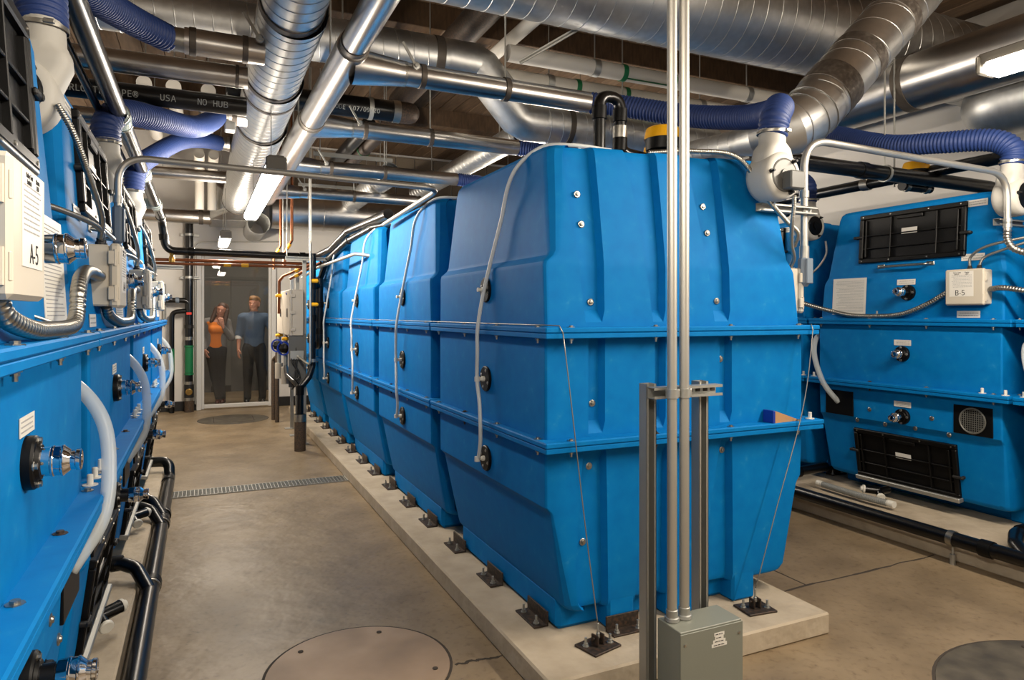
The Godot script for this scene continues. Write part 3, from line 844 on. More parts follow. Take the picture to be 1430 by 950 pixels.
func room() -> void:
	# outer shell: walls have thickness, the glazed door is an opening in the far wall
	var fl := struct("floor", "worn tan concrete floor with saw-cut joints", "floor")
	part(fl, "slab", mb().box(Vector3(2.1, -0.1, -5.9), Vector3(9.4, 0.2, 17.2)).done(), "floor")
	for q in [[Vector3(-0.28, 0, -2.75), Vector3(0.22, 0, -2.75)], [Vector3(0.99, 0, -2.75), Vector3(1.2, 0, -2.74)], [Vector3(2.68, 0, -2.74), Vector3(4.14, 0, -2.77)], [Vector3(3.04, 0, -2.75), Vector3(3.12, 0, -9.5)]]:
		var a: Vector3 = q[0]; var b: Vector3 = q[1]
		var m := mb(); var n := 14 if a.x != 3.04 else 60; var pa: Vector3 = a; rng.seed = int(a.x * 100) + 77
		for k in n:
			var pb: Vector3 = a.lerp(b, (k + 1.0) / n)
			if k < n - 1: pb += Vector3(rng.randf_range(-0.004, 0.004), 0, rng.randf_range(-0.009, 0.009))
			var d: Vector3 = pb - pa
			m.box((pa + pb) / 2.0 + Vector3(0, 0.0005, 0), Vector3(d.length() + 0.004, 0.001, rng.randf_range(0.008, 0.018) * (1.0 if a.x != 3.04 else 0.4)), 0.0, Basis(d.normalized(), Vector3.UP, d.normalized().cross(Vector3.UP)))
			pa = pb
		part(fl, "floor_joint", m.done(), "joint", "dark dirty joint in the concrete")
	var far := struct("wall_far", "pale far wall with the glazed door", "wall")
	for q in [[-2.5, -0.06, 0.0, 4.3], [1.10, 6.7, 0.0, 4.3], [-0.06, 1.10, 2.46, 4.3]]:
		part(far, "wall_panel", mb().box(Vector3((q[0] + q[1]) / 2, (q[2] + q[3]) / 2, -11.75), Vector3(q[1] - q[0], q[3] - q[2], 0.2)).done(), "wall")
	# rough boards above the white lower wall
	for k in 15:
		part(far, "board", mb().box(Vector3(1.55 + 0.34 * k, 3.72, -11.635), Vector3(0.325, 1.0, 0.03), 0.004).done(), "upper_wall")
	struct("wall_left", "pale wall behind the left row of tanks", "wall", mb().box(Vector3(-2.5, 2.1, -4.6), Vector3(0.2, 4.4, 14.5)).done(), "wall")
	struct("wall_right", "pale grey wall behind the right row of tanks", "wall", mb().box(Vector3(6.65, 2.1, -4.6), Vector3(0.2, 4.4, 14.5)).done(), "wall")
	struct("wall_near", "pale wall behind the viewer", "wall", mb().box(Vector3(2.1, 2.1, 2.6), Vector3(9.4, 4.4, 0.2)).done(), "wall")
	# ceiling of timber boards
	var ce := struct("ceiling", "timber board ceiling with beams", "ceiling")
	part(ce, "deck", mb().box(Vector3(2.1, 4.36, -4.6), Vector3(9.4, 0.1, 14.6)).done(), "dark_wood")
	for k in 44:
		part(ce, "ceiling_board", mb().box(Vector3(-2.4 + 0.205 * k + 0.1, 4.29, -4.6), Vector3(0.199, 0.05, 14.4), 0.004).done(), "wood%d" % ((k * 7 + k / 3) % 3))
	for z in [-0.6, -5.9, -8.9]:
		part(ce, "beam", mb().box(Vector3(2.1, 4.16, z), Vector3(9.0, 0.24, 0.14), 0.006).done(), "wood0")
	var k2 := 0
	for q in [[-2.4, -0.06], [1.12, 6.55]]:
		k2 += 1
		struct("baseboard_far_%d" % k2, "black rubber base along the far wall", "baseboard", mb().box(Vector3((q[0] + q[1]) / 2, 0.075, -11.645), Vector3(q[1] - q[0], 0.15, 0.012), 0.003).done(), "baseboard")
	# glazed door
	var d := struct("door_1", "full height glazed door in a white frame", "door")
	for q in [[-0.03, 0.0], [1.07, 0.0]]:
		part(d, "frame_post", mb().box(Vector3(q[0], 1.23, -11.68), Vector3(0.07, 2.46, 0.16), 0.006).done(), "frame_white")
	part(d, "frame_head", mb().box(Vector3(0.52, 2.43, -11.68), Vector3(1.03, 0.06, 0.16), 0.006).done(), "frame_white")
	for q in [0.025, 1.012]: part(d, "stile", mb().box(Vector3(q, 1.2, -11.66), Vector3(0.04, 2.38, 0.05), 0.006).done(), "frame_white")
	for q in [0.05, 2.37]: part(d, "rail", mb().box(Vector3(0.52, q, -11.66), Vector3(0.95, 0.06, 0.05), 0.006).done(), "frame_white")
	part(d, "pane", mb().box(Vector3(0.52, 1.21, -11.66), Vector3(0.95, 2.28, 0.008)).done(), "glass")
	# corridor beyond the glass
	var h := struct("wall_corridor", "grey corridor wall beyond the glazed door", "wall")
	part(h, "wall_panel", mb().box(Vector3(1.2, 1.6, -14.3), Vector3(7.0, 3.2, 0.2)).done(), "hall_wall")
	part(h, "wall_panel", mb().box(Vector3(-2.2, 1.6, -13.1), Vector3(0.2, 3.2, 2.4)).done(), "hall_wall")
	part(h, "wall_panel", mb().box(Vector3(4.0, 1.6, -13.1), Vector3(0.2, 3.2, 2.4)).done(), "hall_wall")
	part(h, "corridor_ceiling", mb().box(Vector3(1.0, 3.25, -13.0), Vector3(7.0, 0.1, 2.6)).done(), "hall_wall")
	part(h, "door_leaf", mb().box(Vector3(1.0, 1.07, -14.185), Vector3(0.95, 2.14, 0.03), 0.004).done(), "hall_door")
	part(h, "door_leaf", mb().box(Vector3(-0.3, 1.07, -14.185), Vector3(0.95, 2.14, 0.03), 0.004).done(), "hall_door")
	part(h, "skirting", mb().box(Vector3(1.0, 0.06, -14.19), Vector3(6.0, 0.12, 0.02)).done(), "baseboard")
	part(h, "corridor_lamp", mb().box(Vector3(0.5, 3.19, -12.02), Vector3(1.0, 0.02, 0.2)).done(), "lamp_glow")
	var l := AreaLight3D.new()
	l.name = "corridor_lamp_light"; l.area_size = Vector2(1.0, 0.2); l.light_energy = 3.2; l.light_color = Color(1, 0.94, 0.86); l.shadow_enabled = true
	l.position = Vector3(0.5, 3.17, -12.02); l.rotation = Vector3(-PI / 2, 0, 0)
	h.add_child(l)

func slab(x0: float, x1: float, z0: float, z1: float, h: float) -> Mesh:
	return mb().box(Vector3((x0 + x1) / 2, h / 2, (z0 + z1) / 2), Vector3(x1 - x0, h, z1 - z0), 0.008).done()

func hatch(label: String, c: Vector3, r: float, m: String, square: bool) -> void:
	var t := thing("floor_hatch", label, "manhole cover", c, "round floor covers")
	part(t, "rim", mb().lathe(Vector3.ZERO, Vector3.UP, PackedVector2Array([Vector2(r + 0.012, 0.0), Vector2(r + 0.010, 0.0012), Vector2(r + 0.002, 0.0012), Vector2(r + 0.002, 0.0002), Vector2(r - 0.02, 0.0002)]), 64).done(), "joint")
	part(t, "plate", mb().lathe(Vector3.ZERO, Vector3.UP, PackedVector2Array([Vector2(r, 0.0), Vector2(r - 0.002, 0.0035), Vector2(0.0, 0.0035)]), 64).done(20.0), m)
	if square:
		for e in [[0.0, -0.26, 0.52, 0.012], [0.0, 0.26, 0.52, 0.012], [-0.26, 0.0, 0.012, 0.53], [0.26, 0.0, 0.012, 0.53]]:
			part(t, "lid_seam", mb().box(Vector3(e[0], 0.0038, e[1]), Vector3(e[2], 0.001, e[3])).done(), "joint")
	else:
		for a in [0.45, 1.6, 2.7, 4.0, 5.2]:
			put(t, "cover_bolt", shared("hbolt", func(): return mb().lathe(Vector3.ZERO, Vector3.UP, PackedVector2Array([Vector2(0.012, 0.0), Vector2(0.012, 0.003), Vector2(0.0, 0.004)]), 10).done()), "joint", Vector3(cos(a) * (r - 0.06), 0.0035, sin(a) * (r - 0.06)))

func pads() -> void:
	single("concrete_pad", slab(1.2, 2.68, -10.75, -2.29, 0.10), "pad", "raised concrete pad under the middle row of tanks", "pad")
	single("concrete_pad", slab(-1.95, -0.30, -7.5, -0.6, 0.10), "pad", "raised concrete pad under the left row of tanks", "pad")
	single("concrete_pad", slab(4.15, 6.2, -9.6, 1.0, 0.12), "pad", "raised concrete pad under the right row of tanks", "pad")
	hatch("round tan floor cover in the long aisle with small bolts", Vector3(0.61, 0, -2.89), 0.38, "hatch", false)
	hatch("round dark grey floor cover near the right row of tanks", Vector3(3.11, 0, -1.36), 0.595, "hatch_grey", false)
	hatch("round grey floor cover with a square lid before the glazed door", Vector3(0.42, 0, -10.45), 0.46, "hatch_grey", true)
	# trench grate
	var t := thing("floor_drain_grate", "long galvanised trench grate across the long aisle", "floor drain", Vector3(0.49, 0, -6.26))
	part(t, "trench", mb().box(Vector3(0, 0.0006, 0), Vector3(1.40, 0.001, 0.20)).done(), "joint")
	var m := mb()
	for e in [-1.0, 1.0]: m.box(Vector3(0, 0.005, e * 0.10), Vector3(1.42, 0.010, 0.008))
	for e in [-1.0, 1.0]: m.box(Vector3(e * 0.706, 0.005, 0), Vector3(0.008, 0.010, 0.20))
	part(t, "grate_frame", m.done(), "zinc")
	m = mb()
	for k in 9: m.box(Vector3(0, 0.005, -0.08 + 0.02 * k), Vector3(1.40, 0.009, 0.004))
	for k in 47: m.box(Vector3(-0.69 + 0.03 * k, 0.006, 0), Vector3(0.005, 0.007, 0.20))
	var g := part(t, "grate_bars", m.done(), "zinc"); g.set_meta("kind", "stuff")

func strut(m: MB, a: Vector3, b: Vector3, open: Vector3, w := 0.041) -> void:     # steel channel from a to b, open towards 'open'
	var d := (b - a).normalized()
	var side := d.cross(open).normalized()
	var c := (a + b) / 2.0
	var l := (b - a).length()
	var bs := Basis(side, d, side.cross(d))      # third column points along +-open
	var o := bs.z
	if o.dot(open) < 0.0: o = -o
	m.box(c - o * (w / 2 - 0.00125), Vector3(w, l, 0.0025), 0.0, bs)
	for e in [-1.0, 1.0]:
		m.box(c + side * e * (w / 2 - 0.00125), Vector3(0.0025, l, w), 0.0, bs)
		m.box(c + side * e * (w / 2 - 0.005) + o * (w / 2 - 0.00125), Vector3(0.0095, l, 0.0025), 0.0, bs)

func armoured(called: String, label: String, pts: Array, r: float, pitch: float) -> MeshInstance3D:
	return single(called, corrugated(spline(pts, 0.01), r, r * 0.17, pitch * 1.25, 12), "steel", label, "conduit", "ribbed steel flexible conduits")

func emt(label: String, pts: Array, r: float, clamps: Array, rad := 0.14) -> Node3D:
	var t := thing("steel_conduit", label, "conduit", Vector3.ZERO, "smooth steel conduits")
	plain(t, "conduit_tube", bends(pts, rad, 10), r, "emt", 16)
	for c in clamps: clamp_ring(t, c[0], c[1], r, 0.035, "zinc", "coupling")
	return t

func fittings() -> void:
	var an := ["A-5", "A-4", "A-3", "A-2"]
	for k in 4:
		var zc := -1.735 - 1.57 * k
		control_box(an[k], ["cream control box lettered A-5 on the left row", "cream control box lettered A-4, next along from box A-5", "cream control box lettered A-3 on the left row of tanks", "cream control box lettered A-2, last one on the left row"][k], Vector3(-0.376, 1.64, zc + 0.30), 1.0)
	for k in 3:
		var zc := -1.76 - 1.57 * k
		control_box("B-%d" % (6 - k), ["cream control box lettered B-6 on the right row", "cream control box lettered B-5 beside a chromed port", "cream control box lettered B-4 on the right row, past box B-5"][k], Vector3(4.628, 1.672, zc + 0.50), -1.0)
	for k in 2:
		control_box("C-%d" % (5 - k), ["cream control box at the corner of the end tank in the middle row", "cream control box on the second tank of the middle row"][k], Vector3(2.745, 1.62, -3.25 - 1.57 * k + 0.53), 1.0)
	# exhaust fans at the near end of each tank
	for k in range(1, 4):
		fan(["", "white fan on the left row between box A-5's tank and the next tank", "white fan on the left row between the second and third tanks", "white fan on the left row at the last tank"][k], Vector3(-0.515, 2.17, -1.735 - 1.57 * k + 0.77), false, 0.065)
	for k in 3:
		fan(["white fan with a grey motor box on the end tank of the middle row", "white fan on the second tank of the middle row", "white fan on the third tank of the middle row"][k], Vector3(2.53, 2.16, -3.25 - 1.57 * k + 0.76), true)
	for k in 3:
		fan(["white fan at the near end of the nearest right row tank", "white fan beside control box B-5", "white fan with black motor disc on the right row past box B-5's tank"][k], Vector3(4.585, 2.22, -1.76 - 1.57 * k + 0.77), false)
	# blue hoses from the fans up to the branch ducts
	hose("blue hose looping from the left row fan by box A-5's tank to a branch duct", [Vector3(-0.45, 2.39, -2.543), Vector3(-0.465, 2.62, -2.62), Vector3(-0.47, 2.78, -2.92), Vector3(-0.42, 2.86, -3.4), Vector3(-0.30, 2.93, -3.8), Vector3(-0.16, 2.95, -4.02)])
	hose("blue hose curving up from the left row fan between second and third tanks", [Vector3(-0.45, 2.38, -4.113), Vector3(-0.45, 2.49, -4.13), Vector3(-0.40, 2.59, -4.25), Vector3(-0.25, 2.655, -4.55), Vector3(-0.05, 2.74, -5.0), Vector3(0.06, 2.89, -5.4), Vector3(0.12, 3.0, -5.6)])
	hose("blue hose rising from the last left row fan to the third branch duct", [Vector3(-0.45, 2.39, -5.683), Vector3(-0.43, 2.56, -5.72), Vector3(-0.34, 2.72, -5.95), Vector3(-0.15, 2.98, -6.5), Vector3(0.05, 3.12, -7.0), Vector3(0.16, 3.15, -7.2)])
	hose("blue hose arching over the end tank of the middle row to its fan", [Vector3(2.42, 2.94, -4.02), Vector3(2.58, 2.90, -3.88), Vector3(2.82, 2.77, -3.52), Vector3(2.90, 2.66, -3.12), Vector3(2.84, 2.60, -2.82), Vector3(2.66, 2.54, -2.58), Vector3(2.55, 2.45, -2.50), Vector3(2.53, 2.36, -2.498)])
	for k in 2:
		hose(["blue hose behind the end tank joining the second branch duct", "blue hose behind the second middle tank joining the third branch duct"][k], [Vector3(2.62, 3.0, -5.6 - 1.6 * k), Vector3(2.80, 2.96, -5.45 - 1.6 * k), Vector3(2.88, 2.80, -4.95 - 1.58 * k), Vector3(2.78, 2.62, -4.4 - 1.57 * k), Vector3(2.60, 2.50, -4.12 - 1.57 * k), Vector3(2.53, 2.36, -4.068 - 1.57 * k)])
	hose("blue hose running along the right wall to the fan beside box B-5", [Vector3(4.52, 3.06, -4.3), Vector3(4.54, 2.93, -3.9), Vector3(4.46, 2.70, -3.3), Vector3(4.50, 2.64, -2.95), Vector3(4.57, 2.60, -2.68), Vector3(4.59, 2.52, -2.57), Vector3(4.585, 2.42, -2.568)])
	hose("blue hose rising from the right row fan past box B-5's tank", [Vector3(4.585, 2.42, -4.138), Vector3(4.59, 2.56, -4.15), Vector3(4.68, 2.66, -4.35), Vector3(4.85, 2.78, -4.9), Vector3(5.05, 2.95, -5.6)])
	hose("blue hose above the nearest right row tank", [Vector3(4.585, 2.42, -0.998), Vector3(4.59, 2.6, -1.02), Vector3(4.7, 2.75, -1.3), Vector3(4.9, 2.9, -1.9), Vector3(5.05, 2.98, -2.3)])
	# thick clear hoses that loop from the gaps between tanks to the black plates
	for k in 4:
		var zc := -1.735 - 1.57 * k
		clear_hose(["clear plastic hose looping down the left row tank with box A-5", "clear plastic hose on the left row's second tank", "clear plastic hose on the left row's third tank", "clear plastic hose on the last left row tank"][k], zc, 0.0, false)
	for k in 3:
		clear_hose(["clear plastic hose on the nearest right row tank", "clear plastic hose beside box B-5's tank", "clear plastic hose on the right row past box B-5's tank"][k], -1.76 - 1.57 * k, 0.02, true)
	# thin white tubes down the backs of the middle row
	for k in 4:
		var c := Vector3(2.055, 0.10, -3.25 - 1.57 * k)
		var wob := [0.0, 0.015, -0.02, 0.01]
		var j: float = wob[k]
		var pts := [Vector3(-0.30, 2.168, 0.52), Vector3(-0.5, 2.176, 0.50), Vector3(-0.62, 2.17, 0.42), Vector3(-0.718, 2.06, 0.33), Vector3(-0.728, 1.85, 0.21), Vector3(-0.765, 1.52, 0.085 + j), Vector3(-0.797, 1.32, 0.075 + j), Vector3(-0.794, 1.2, 0.065), Vector3(-0.79, 1.07, 0.05), Vector3(-0.797, 0.96, 0.10 - j), Vector3(-0.80, 0.85, 0.12 - j), Vector3(-0.792, 0.76, 0.10), Vector3(-0.785, 0.668, 0.055)]
		var w := []
		for q in pts: w.append(c + q)
		var t := thing("white_tube", ["thin white tube down the end tank of the middle row", "thin white tube down the second middle row tank", "thin white tube down the third middle row tank", "thin white tube down the fourth middle row tank"][k], "tube", Vector3.ZERO, "thin white tubes on the tank backs")
		part(t, "tube_wall", mb().tube(spline(w, 0.02), 0.0095, 12).smooth(), "white_tube")
		for y in [1.07, 0.668]:
			part(t, "hose_clip", mb().lathe(c + Vector3(-0.79, y - 0.012, 0.052), Vector3.UP, PackedVector2Array([Vector2(0.0, 0.0), Vector2(0.014, 0.0), Vector2(0.014, 0.024), Vector2(0.0, 0.024)]), 10).done(30.0), "white_plastic")
	# tie-down cables and hook plates
	for q in [[Vector3(1.518, 0.10, -2.46), "rusty hook plate tying down the corner by the long aisle", 0.25], [Vector3(2.385, 0.10, -2.46), "rusty hook plate tying down the corner by the right aisle", -0.1]]:
		var t := thing("anchor_plate", q[1], "anchor plate", q[0], "rusty tie-down plates")
		t.rotation.y = q[2]
		part(t, "plate", mb().box(Vector3(0, 0.005, 0), Vector3(0.155, 0.010, 0.125), 0.002).done(), "rust_steel")
		for e in [-1.0, 1.0]:
			part(t, "lug", mb().box(Vector3(e * 0.017, 0.032, 0), Vector3(0.008, 0.045, 0.04), 0.002).done(), "rust_steel")
			put(t, "anchor_bolt", shared("anchor", anchor_mesh), "zinc", Vector3(e * 0.052, 0.010, e * 0.02))
		part(t, "pin", mb().rod(Vector3(-0.03, 0.04, 0), Vector3(0.03, 0.04, 0), 0.006).done(), "rust_steel")
		part(t, "turnbuckle", mb().lathe(Vector3(0, 0.038, 0), Vector3.UP, PackedVector2Array([Vector2(0.0, 0.0), Vector2(0.008, 0.0), Vector2(0.008, 0.02), Vector2(0.005, 0.022), Vector2(0.005, 0.06), Vector2(0.003, 0.062)]), 8).done(30.0), "zinc")
	single("tie_down_cable", mb().tube(spline([Vector3(1.518, 0.19, -2.46), Vector3(1.46, 0.6, -2.463), Vector3(1.375, 1.25, -2.462), Vector3(1.352, 1.42, -2.462)], 0.1), 0.0026, 6).smooth(), "wire", "thin steel cable down the corner by the long aisle", "cable", "thin tie-down cables")
	single("tie_down_cable", mb().tube(spline([Vector3(1.352, 1.42, -2.462), Vector3(1.345, 1.449, -2.48), Vector3(1.31, 1.451, -2.52), Vector3(1.292, 1.451, -2.62), Vector3(1.292, 1.451, -4.0), Vector3(1.30, 1.449, -5.6), Vector3(1.292, 1.451, -7.2), Vector3(1.292, 1.451, -10.2)], 0.1), 0.0028, 6).smooth(), "wire", "thin steel cable lying along the middle row's upper flange", "cable", "thin tie-down cables")
	single("tie_down_cable", mb().tube(spline([Vector3(2.385, 0.19, -2.46), Vector3(2.52, 0.55, -2.464), Vector3(2.70, 1.05, -2.462), Vector3(2.762, 1.42, -2.462), Vector3(2.765, 1.447, -2.475)], 0.1), 0.0026, 6).smooth(), "wire", "thin steel cable down the corner by the right aisle", "cable", "thin tie-down cables")
	# wooden wedge
	var wd := thing("wooden_wedge", "wooden wedge with a blue painted end on the tank flange", "wedge", Vector3(2.535, 0.966, -2.515))
	wd.rotation.y = 0.1
	var L := [pv([Vector3(0, 0, 0.03), Vector3(0.17, 0, 0.03), Vector3(0.17, 0, -0.03), Vector3(0, 0, -0.03)]), pv([Vector3(0.0, 0.06, 0.03), Vector3(0.17, 0.006, 0.03), Vector3(0.17, 0.006, -0.03), Vector3(0, 0.06, -0.03)])]
	part(wd, "block", mb().loft(L).done(20.0), "wood_raw")
	part(wd, "painted_end", mb().box(Vector3(-0.008, 0.031, 0), Vector3(0.016, 0.062, 0.062), 0.002).done(), "blue_paint")
	posts()
	# ---- conduits
	emt("bent steel conduit crossing above the long aisle from the left row", [Vector3(-0.385, 1.55, -3.985), Vector3(-0.385, 2.30, -3.985), Vector3(1.335, 2.265, -3.985), Vector3(1.31, 2.20, -5.3)], 0.0175, [[Vector3(-0.385, 2.08, -3.985), Vector3.UP], [Vector3(-0.385, 1.83, -3.985), Vector3.UP]])
	var jb := thing("junction_fitting", "grey conduit body on the bent conduit of the left row", "junction box", Vector3(-0.385, 1.93, -3.985))
	part(jb, "casting", mb().box(Vector3(0, 0.02, 0), Vector3(0.05, 0.20, 0.055), 0.014).done(), "grey_cast")
	part(jb, "cover", mb().box(Vector3(0.028, 0.02, 0), Vector3(0.008, 0.17, 0.045), 0.004).done(), "grey_cast")
	emt("bent steel conduit crossing above the right aisle to the right row", [Vector3(2.855, 1.80, -2.60), Vector3(2.855, 2.41, -2.60), Vector3(4.455, 2.35, -2.525), Vector3(4.46, 2.00, -2.525)], 0.0195, [[Vector3(2.855, 2.12, -2.6), Vector3.UP], [Vector3(4.46, 2.04, -2.525), Vector3.UP]], 0.16)
	jb = thing("junction_fitting", "grey oval conduit body beside the end tank of the middle row", "junction box", Vector3(2.855, 1.72, -2.60))
	part(jb, "casting", mb().box(Vector3(0, 0, 0), Vector3(0.065, 0.16, 0.06), 0.02).done(), "grey_cast")
	part(jb, "cover", mb().box(Vector3(0.004, 0, 0.032), Vector3(0.045, 0.13, 0.008), 0.004).done(), "grey_cast")
	part(jb, "neck", mb().rod(Vector3(0, 0.06, 0), Vector3(0, 0.13, 0), 0.024, 16).done(), "zinc")
	# strut arm that holds that conduit
	var m := mb()
	strut(m, Vector3(2.52, 2.03, -2.575), Vector3(2.90, 2.03, -2.575), Vector3(0, 0, 1))
	var sa := thing("strut_bracket", "short slotted steel strut below the end tank's fan", "bracket", Vector3.ZERO)
	part(sa, "channel", m.done(), "zinc")
	clamp_ring(sa, Vector3(2.855, 2.03, -2.60), Vector3.UP, 0.0195, 0.03)
	m = mb(); strut(m, Vector3(4.42, 2.06, -2.565), Vector3(4.72, 2.06, -2.565), Vector3(0, 0, 1))
	sa = thing("strut_bracket", "short slotted steel strut beside the right row conduit", "bracket", Vector3.ZERO)
	part(sa, "channel", m.done(), "zinc")
	clamp_ring(sa, Vector3(4.46, 2.06, -2.525), Vector3.UP, 0.0195, 0.03)
	# ribbed flexible conduits on the left row: loop on the flange, then up into the next box
	for k in 3:
		var zb := -1.735 - 1.57 * k
		armoured("flexible_conduit", ["ribbed steel conduit looping from box A-5 to box A-4", "ribbed steel conduit looping from box A-4 to box A-3", "ribbed steel conduit looping from box A-3 to box A-2"][k], [Vector3(-0.335, 1.53, zb + 0.24), Vector3(-0.33, 1.495, zb + 0.20), Vector3(-0.315, 1.467, zb + 0.06), Vector3(-0.31, 1.463, zb - 0.10), Vector3(-0.305, 1.464, zb - 0.26), Vector3(-0.30, 1.474, zb - 0.35), Vector3(-0.30, 1.505, zb - 0.40), Vector3(-0.302, 1.555, zb - 0.43), Vector3(-0.308, 1.60, zb - 0.52), Vector3(-0.32, 1.63, zb - 0.72), Vector3(-0.334, 1.635, zb - 1.14)], 0.0175, 0.0125)
		armoured("fan_cable", ["ribbed cable from the fan down to box A-4", "ribbed cable from the fan down to box A-3", "ribbed cable from the fan down to box A-2"][k], [Vector3(-0.40, 2.14, zb - 0.74), Vector3(-0.36, 2.06, zb - 0.75), Vector3(-0.33, 1.93, zb - 0.90), Vector3(-0.325, 1.84, zb - 1.12), Vector3(-0.34, 1.78, zb - 1.20)], 0.009, 0.006)
		armoured("fan_cable", ["lower ribbed cable across the gap to box A-4", "lower ribbed cable across the gap to box A-3", "lower ribbed cable across the gap to box A-2"][k], [Vector3(-0.46, 1.83, zb - 0.62), Vector3(-0.40, 1.825, zb - 0.80), Vector3(-0.345, 1.815, zb - 1.05), Vector3(-0.335, 1.80, zb - 1.22), Vector3(-0.34, 1.78, zb - 1.26)], 0.0085, 0.006)
	# and on the right row
	armoured("flexible_conduit", "ribbed steel conduit sagging along the right row flange into box B-5", [Vector3(2.90, 1.66, -2.66), Vector3(3.4, 1.60, -3.0), Vector3(4.35, 1.60, -4.05), Vector3(4.60, 1.52, -3.92), Vector3(4.585, 1.485, -3.72), Vector3(4.58, 1.48, -3.45), Vector3(4.58, 1.50, -3.28), Vector3(4.58, 1.57, -3.10), Vector3(4.585, 1.645, -2.97), Vector3(4.59, 1.65, -2.955)].slice(2), 0.0165, 0.0135)
	armoured("flexible_conduit", "ribbed steel conduit leaving the hinge side of box B-5", [Vector3(4.585, 1.655, -2.70), Vector3(4.56, 1.66, -2.60), Vector3(4.57, 1.62, -2.40), Vector3(4.59, 1.57, -2.1), Vector3(4.59, 1.52, -1.7)], 0.0165, 0.0135)
	armoured("flexible_conduit", "ribbed steel conduit hanging from the bent conduit above box B-5", [Vector3(4.46, 2.01, -2.525), Vector3(4.46, 1.95, -2.525), Vector3(4.47, 1.89, -2.49), Vector3(4.50, 1.85, -2.38), Vector3(4.53, 1.83, -2.15)], 0.019, 0.014)
	armoured("fan_cable", "thin ribbed cable arching into the top of box B-5", [Vector3(4.592, 1.81, -2.77), Vector3(4.59, 1.86, -2.74), Vector3(4.58, 1.90, -2.62), Vector3(4.58, 1.95, -2.45), Vector3(4.62, 2.05, -2.3)], 0.008, 0.006)
	armoured("fan_cable", "second thin ribbed cable arching into box B-5 nearer its hinges", [Vector3(4.592, 1.81, -2.83), Vector3(4.585, 1.87, -2.82), Vector3(4.565, 1.925, -2.72), Vector3(4.56, 1.955, -2.55), Vector3(4.6, 1.99, -2.25)], 0.008, 0.006)
	armoured("fan_cable", "steel cable curving off the top of the end tank past its fan", [Vector3(1.95, 2.27, -2.70), Vector3(2.15, 2.28, -2.62), Vector3(2.36, 2.25, -2.545), Vector3(2.50, 2.06, -2.50), Vector3(2.62, 1.95, -2.49), Vector3(2.70, 1.90, -2.50), Vector3(2.73, 1.84, -2.55)], 0.011, 0.007)
	armoured("fan_cable", "steel cable hanging from the motor box of the end tank's fan", [Vector3(2.56, 2.06, -2.39), Vector3(2.57, 2.02, -2.40), Vector3(2.60, 1.93, -2.44), Vector3(2.66, 1.84, -2.50), Vector3(2.74, 1.78, -2.56), Vector3(2.78, 1.74, -2.62)].slice(0), 0.009, 0.006)
	armoured("fan_cable", "cable hanging from the right row fan past box B-5's tank", [Vector3(4.70, 2.10, -4.06), Vector3(4.71, 2.0, -4.06), Vector3(4.67, 1.9, -4.09), Vector3(4.60, 1.82, -4.13)], 0.008, 0.006)
	var fc := thing("conduit_clip", "small zinc clip holding the ribbed conduit under the right row's printed sheet", "clip", Vector3(4.585, 1.48, -3.50))
	part(fc, "clip_band", mb().lathe(Vector3(0, 0, -0.012), Vector3.BACK, PackedVector2Array([Vector2(0.016, 0.0), Vector2(0.019, 0.0), Vector2(0.019, 0.024), Vector2(0.016, 0.024)]), 14).done(), "zinc")
	part(fc, "clip_bolt", mb().rod(Vector3(0, 0.01, 0), Vector3(0, 0.04, 0), 0.006, 8).done(), "zinc")
	fc = thing("conduit_clip", "small zinc clip with a bolt on the ribbed conduit by box A-5", "clip", Vector3(-0.313, 1.461, -1.93))
	part(fc, "clip_band", mb().lathe(Vector3(0, 0, -0.012), Vector3.BACK, PackedVector2Array([Vector2(0.017, 0.0), Vector2(0.02, 0.0), Vector2(0.02, 0.024), Vector2(0.017, 0.024)]), 14).done(), "zinc")
	part(fc, "clip_bolt", mb().rod(Vector3(0, 0.015, 0), Vector3(-0.06, 0.04, 0.02), 0.004, 8).done(), "zinc")
	# grey-capped valves and drain fittings low on the left and right rows
	for k in 3:
		cleanout(["white capped drain elbow low on the left row tank with box A-5", "white capped drain elbow low on the left row's second tank", "white capped drain elbow low on the left row's third tank"][k], Vector3(-0.40, 0.165, -1.735 - 1.57 * k - 0.10), 1.0)
	cleanout("pair of white capped drain elbows below the right row door", Vector3(4.50, 0.175, -3.42), -1.0)

func clear_hose(label: String, zc: float, dy: float, right_row: bool) -> void:
	var p := []
	for q in [Vector3(-0.43, 1.31, -0.755), Vector3(-0.35, 1.275, -0.745), Vector3(-0.275, 1.17, -0.70), Vector3(-0.252, 1.03, -0.64), Vector3(-0.262, 0.90, -0.575), Vector3(-0.334, 0.778, -0.515)]:
		p.append(Vector3(4.55 - (q.x + 0.29) if right_row else q.x, q.y + dy, zc + q.z))
	single("clear_hose", mb().tube(spline(p, 0.02), 0.0205, 18).smooth(), "milky_tube", label, "hose", "thick clear hoses")

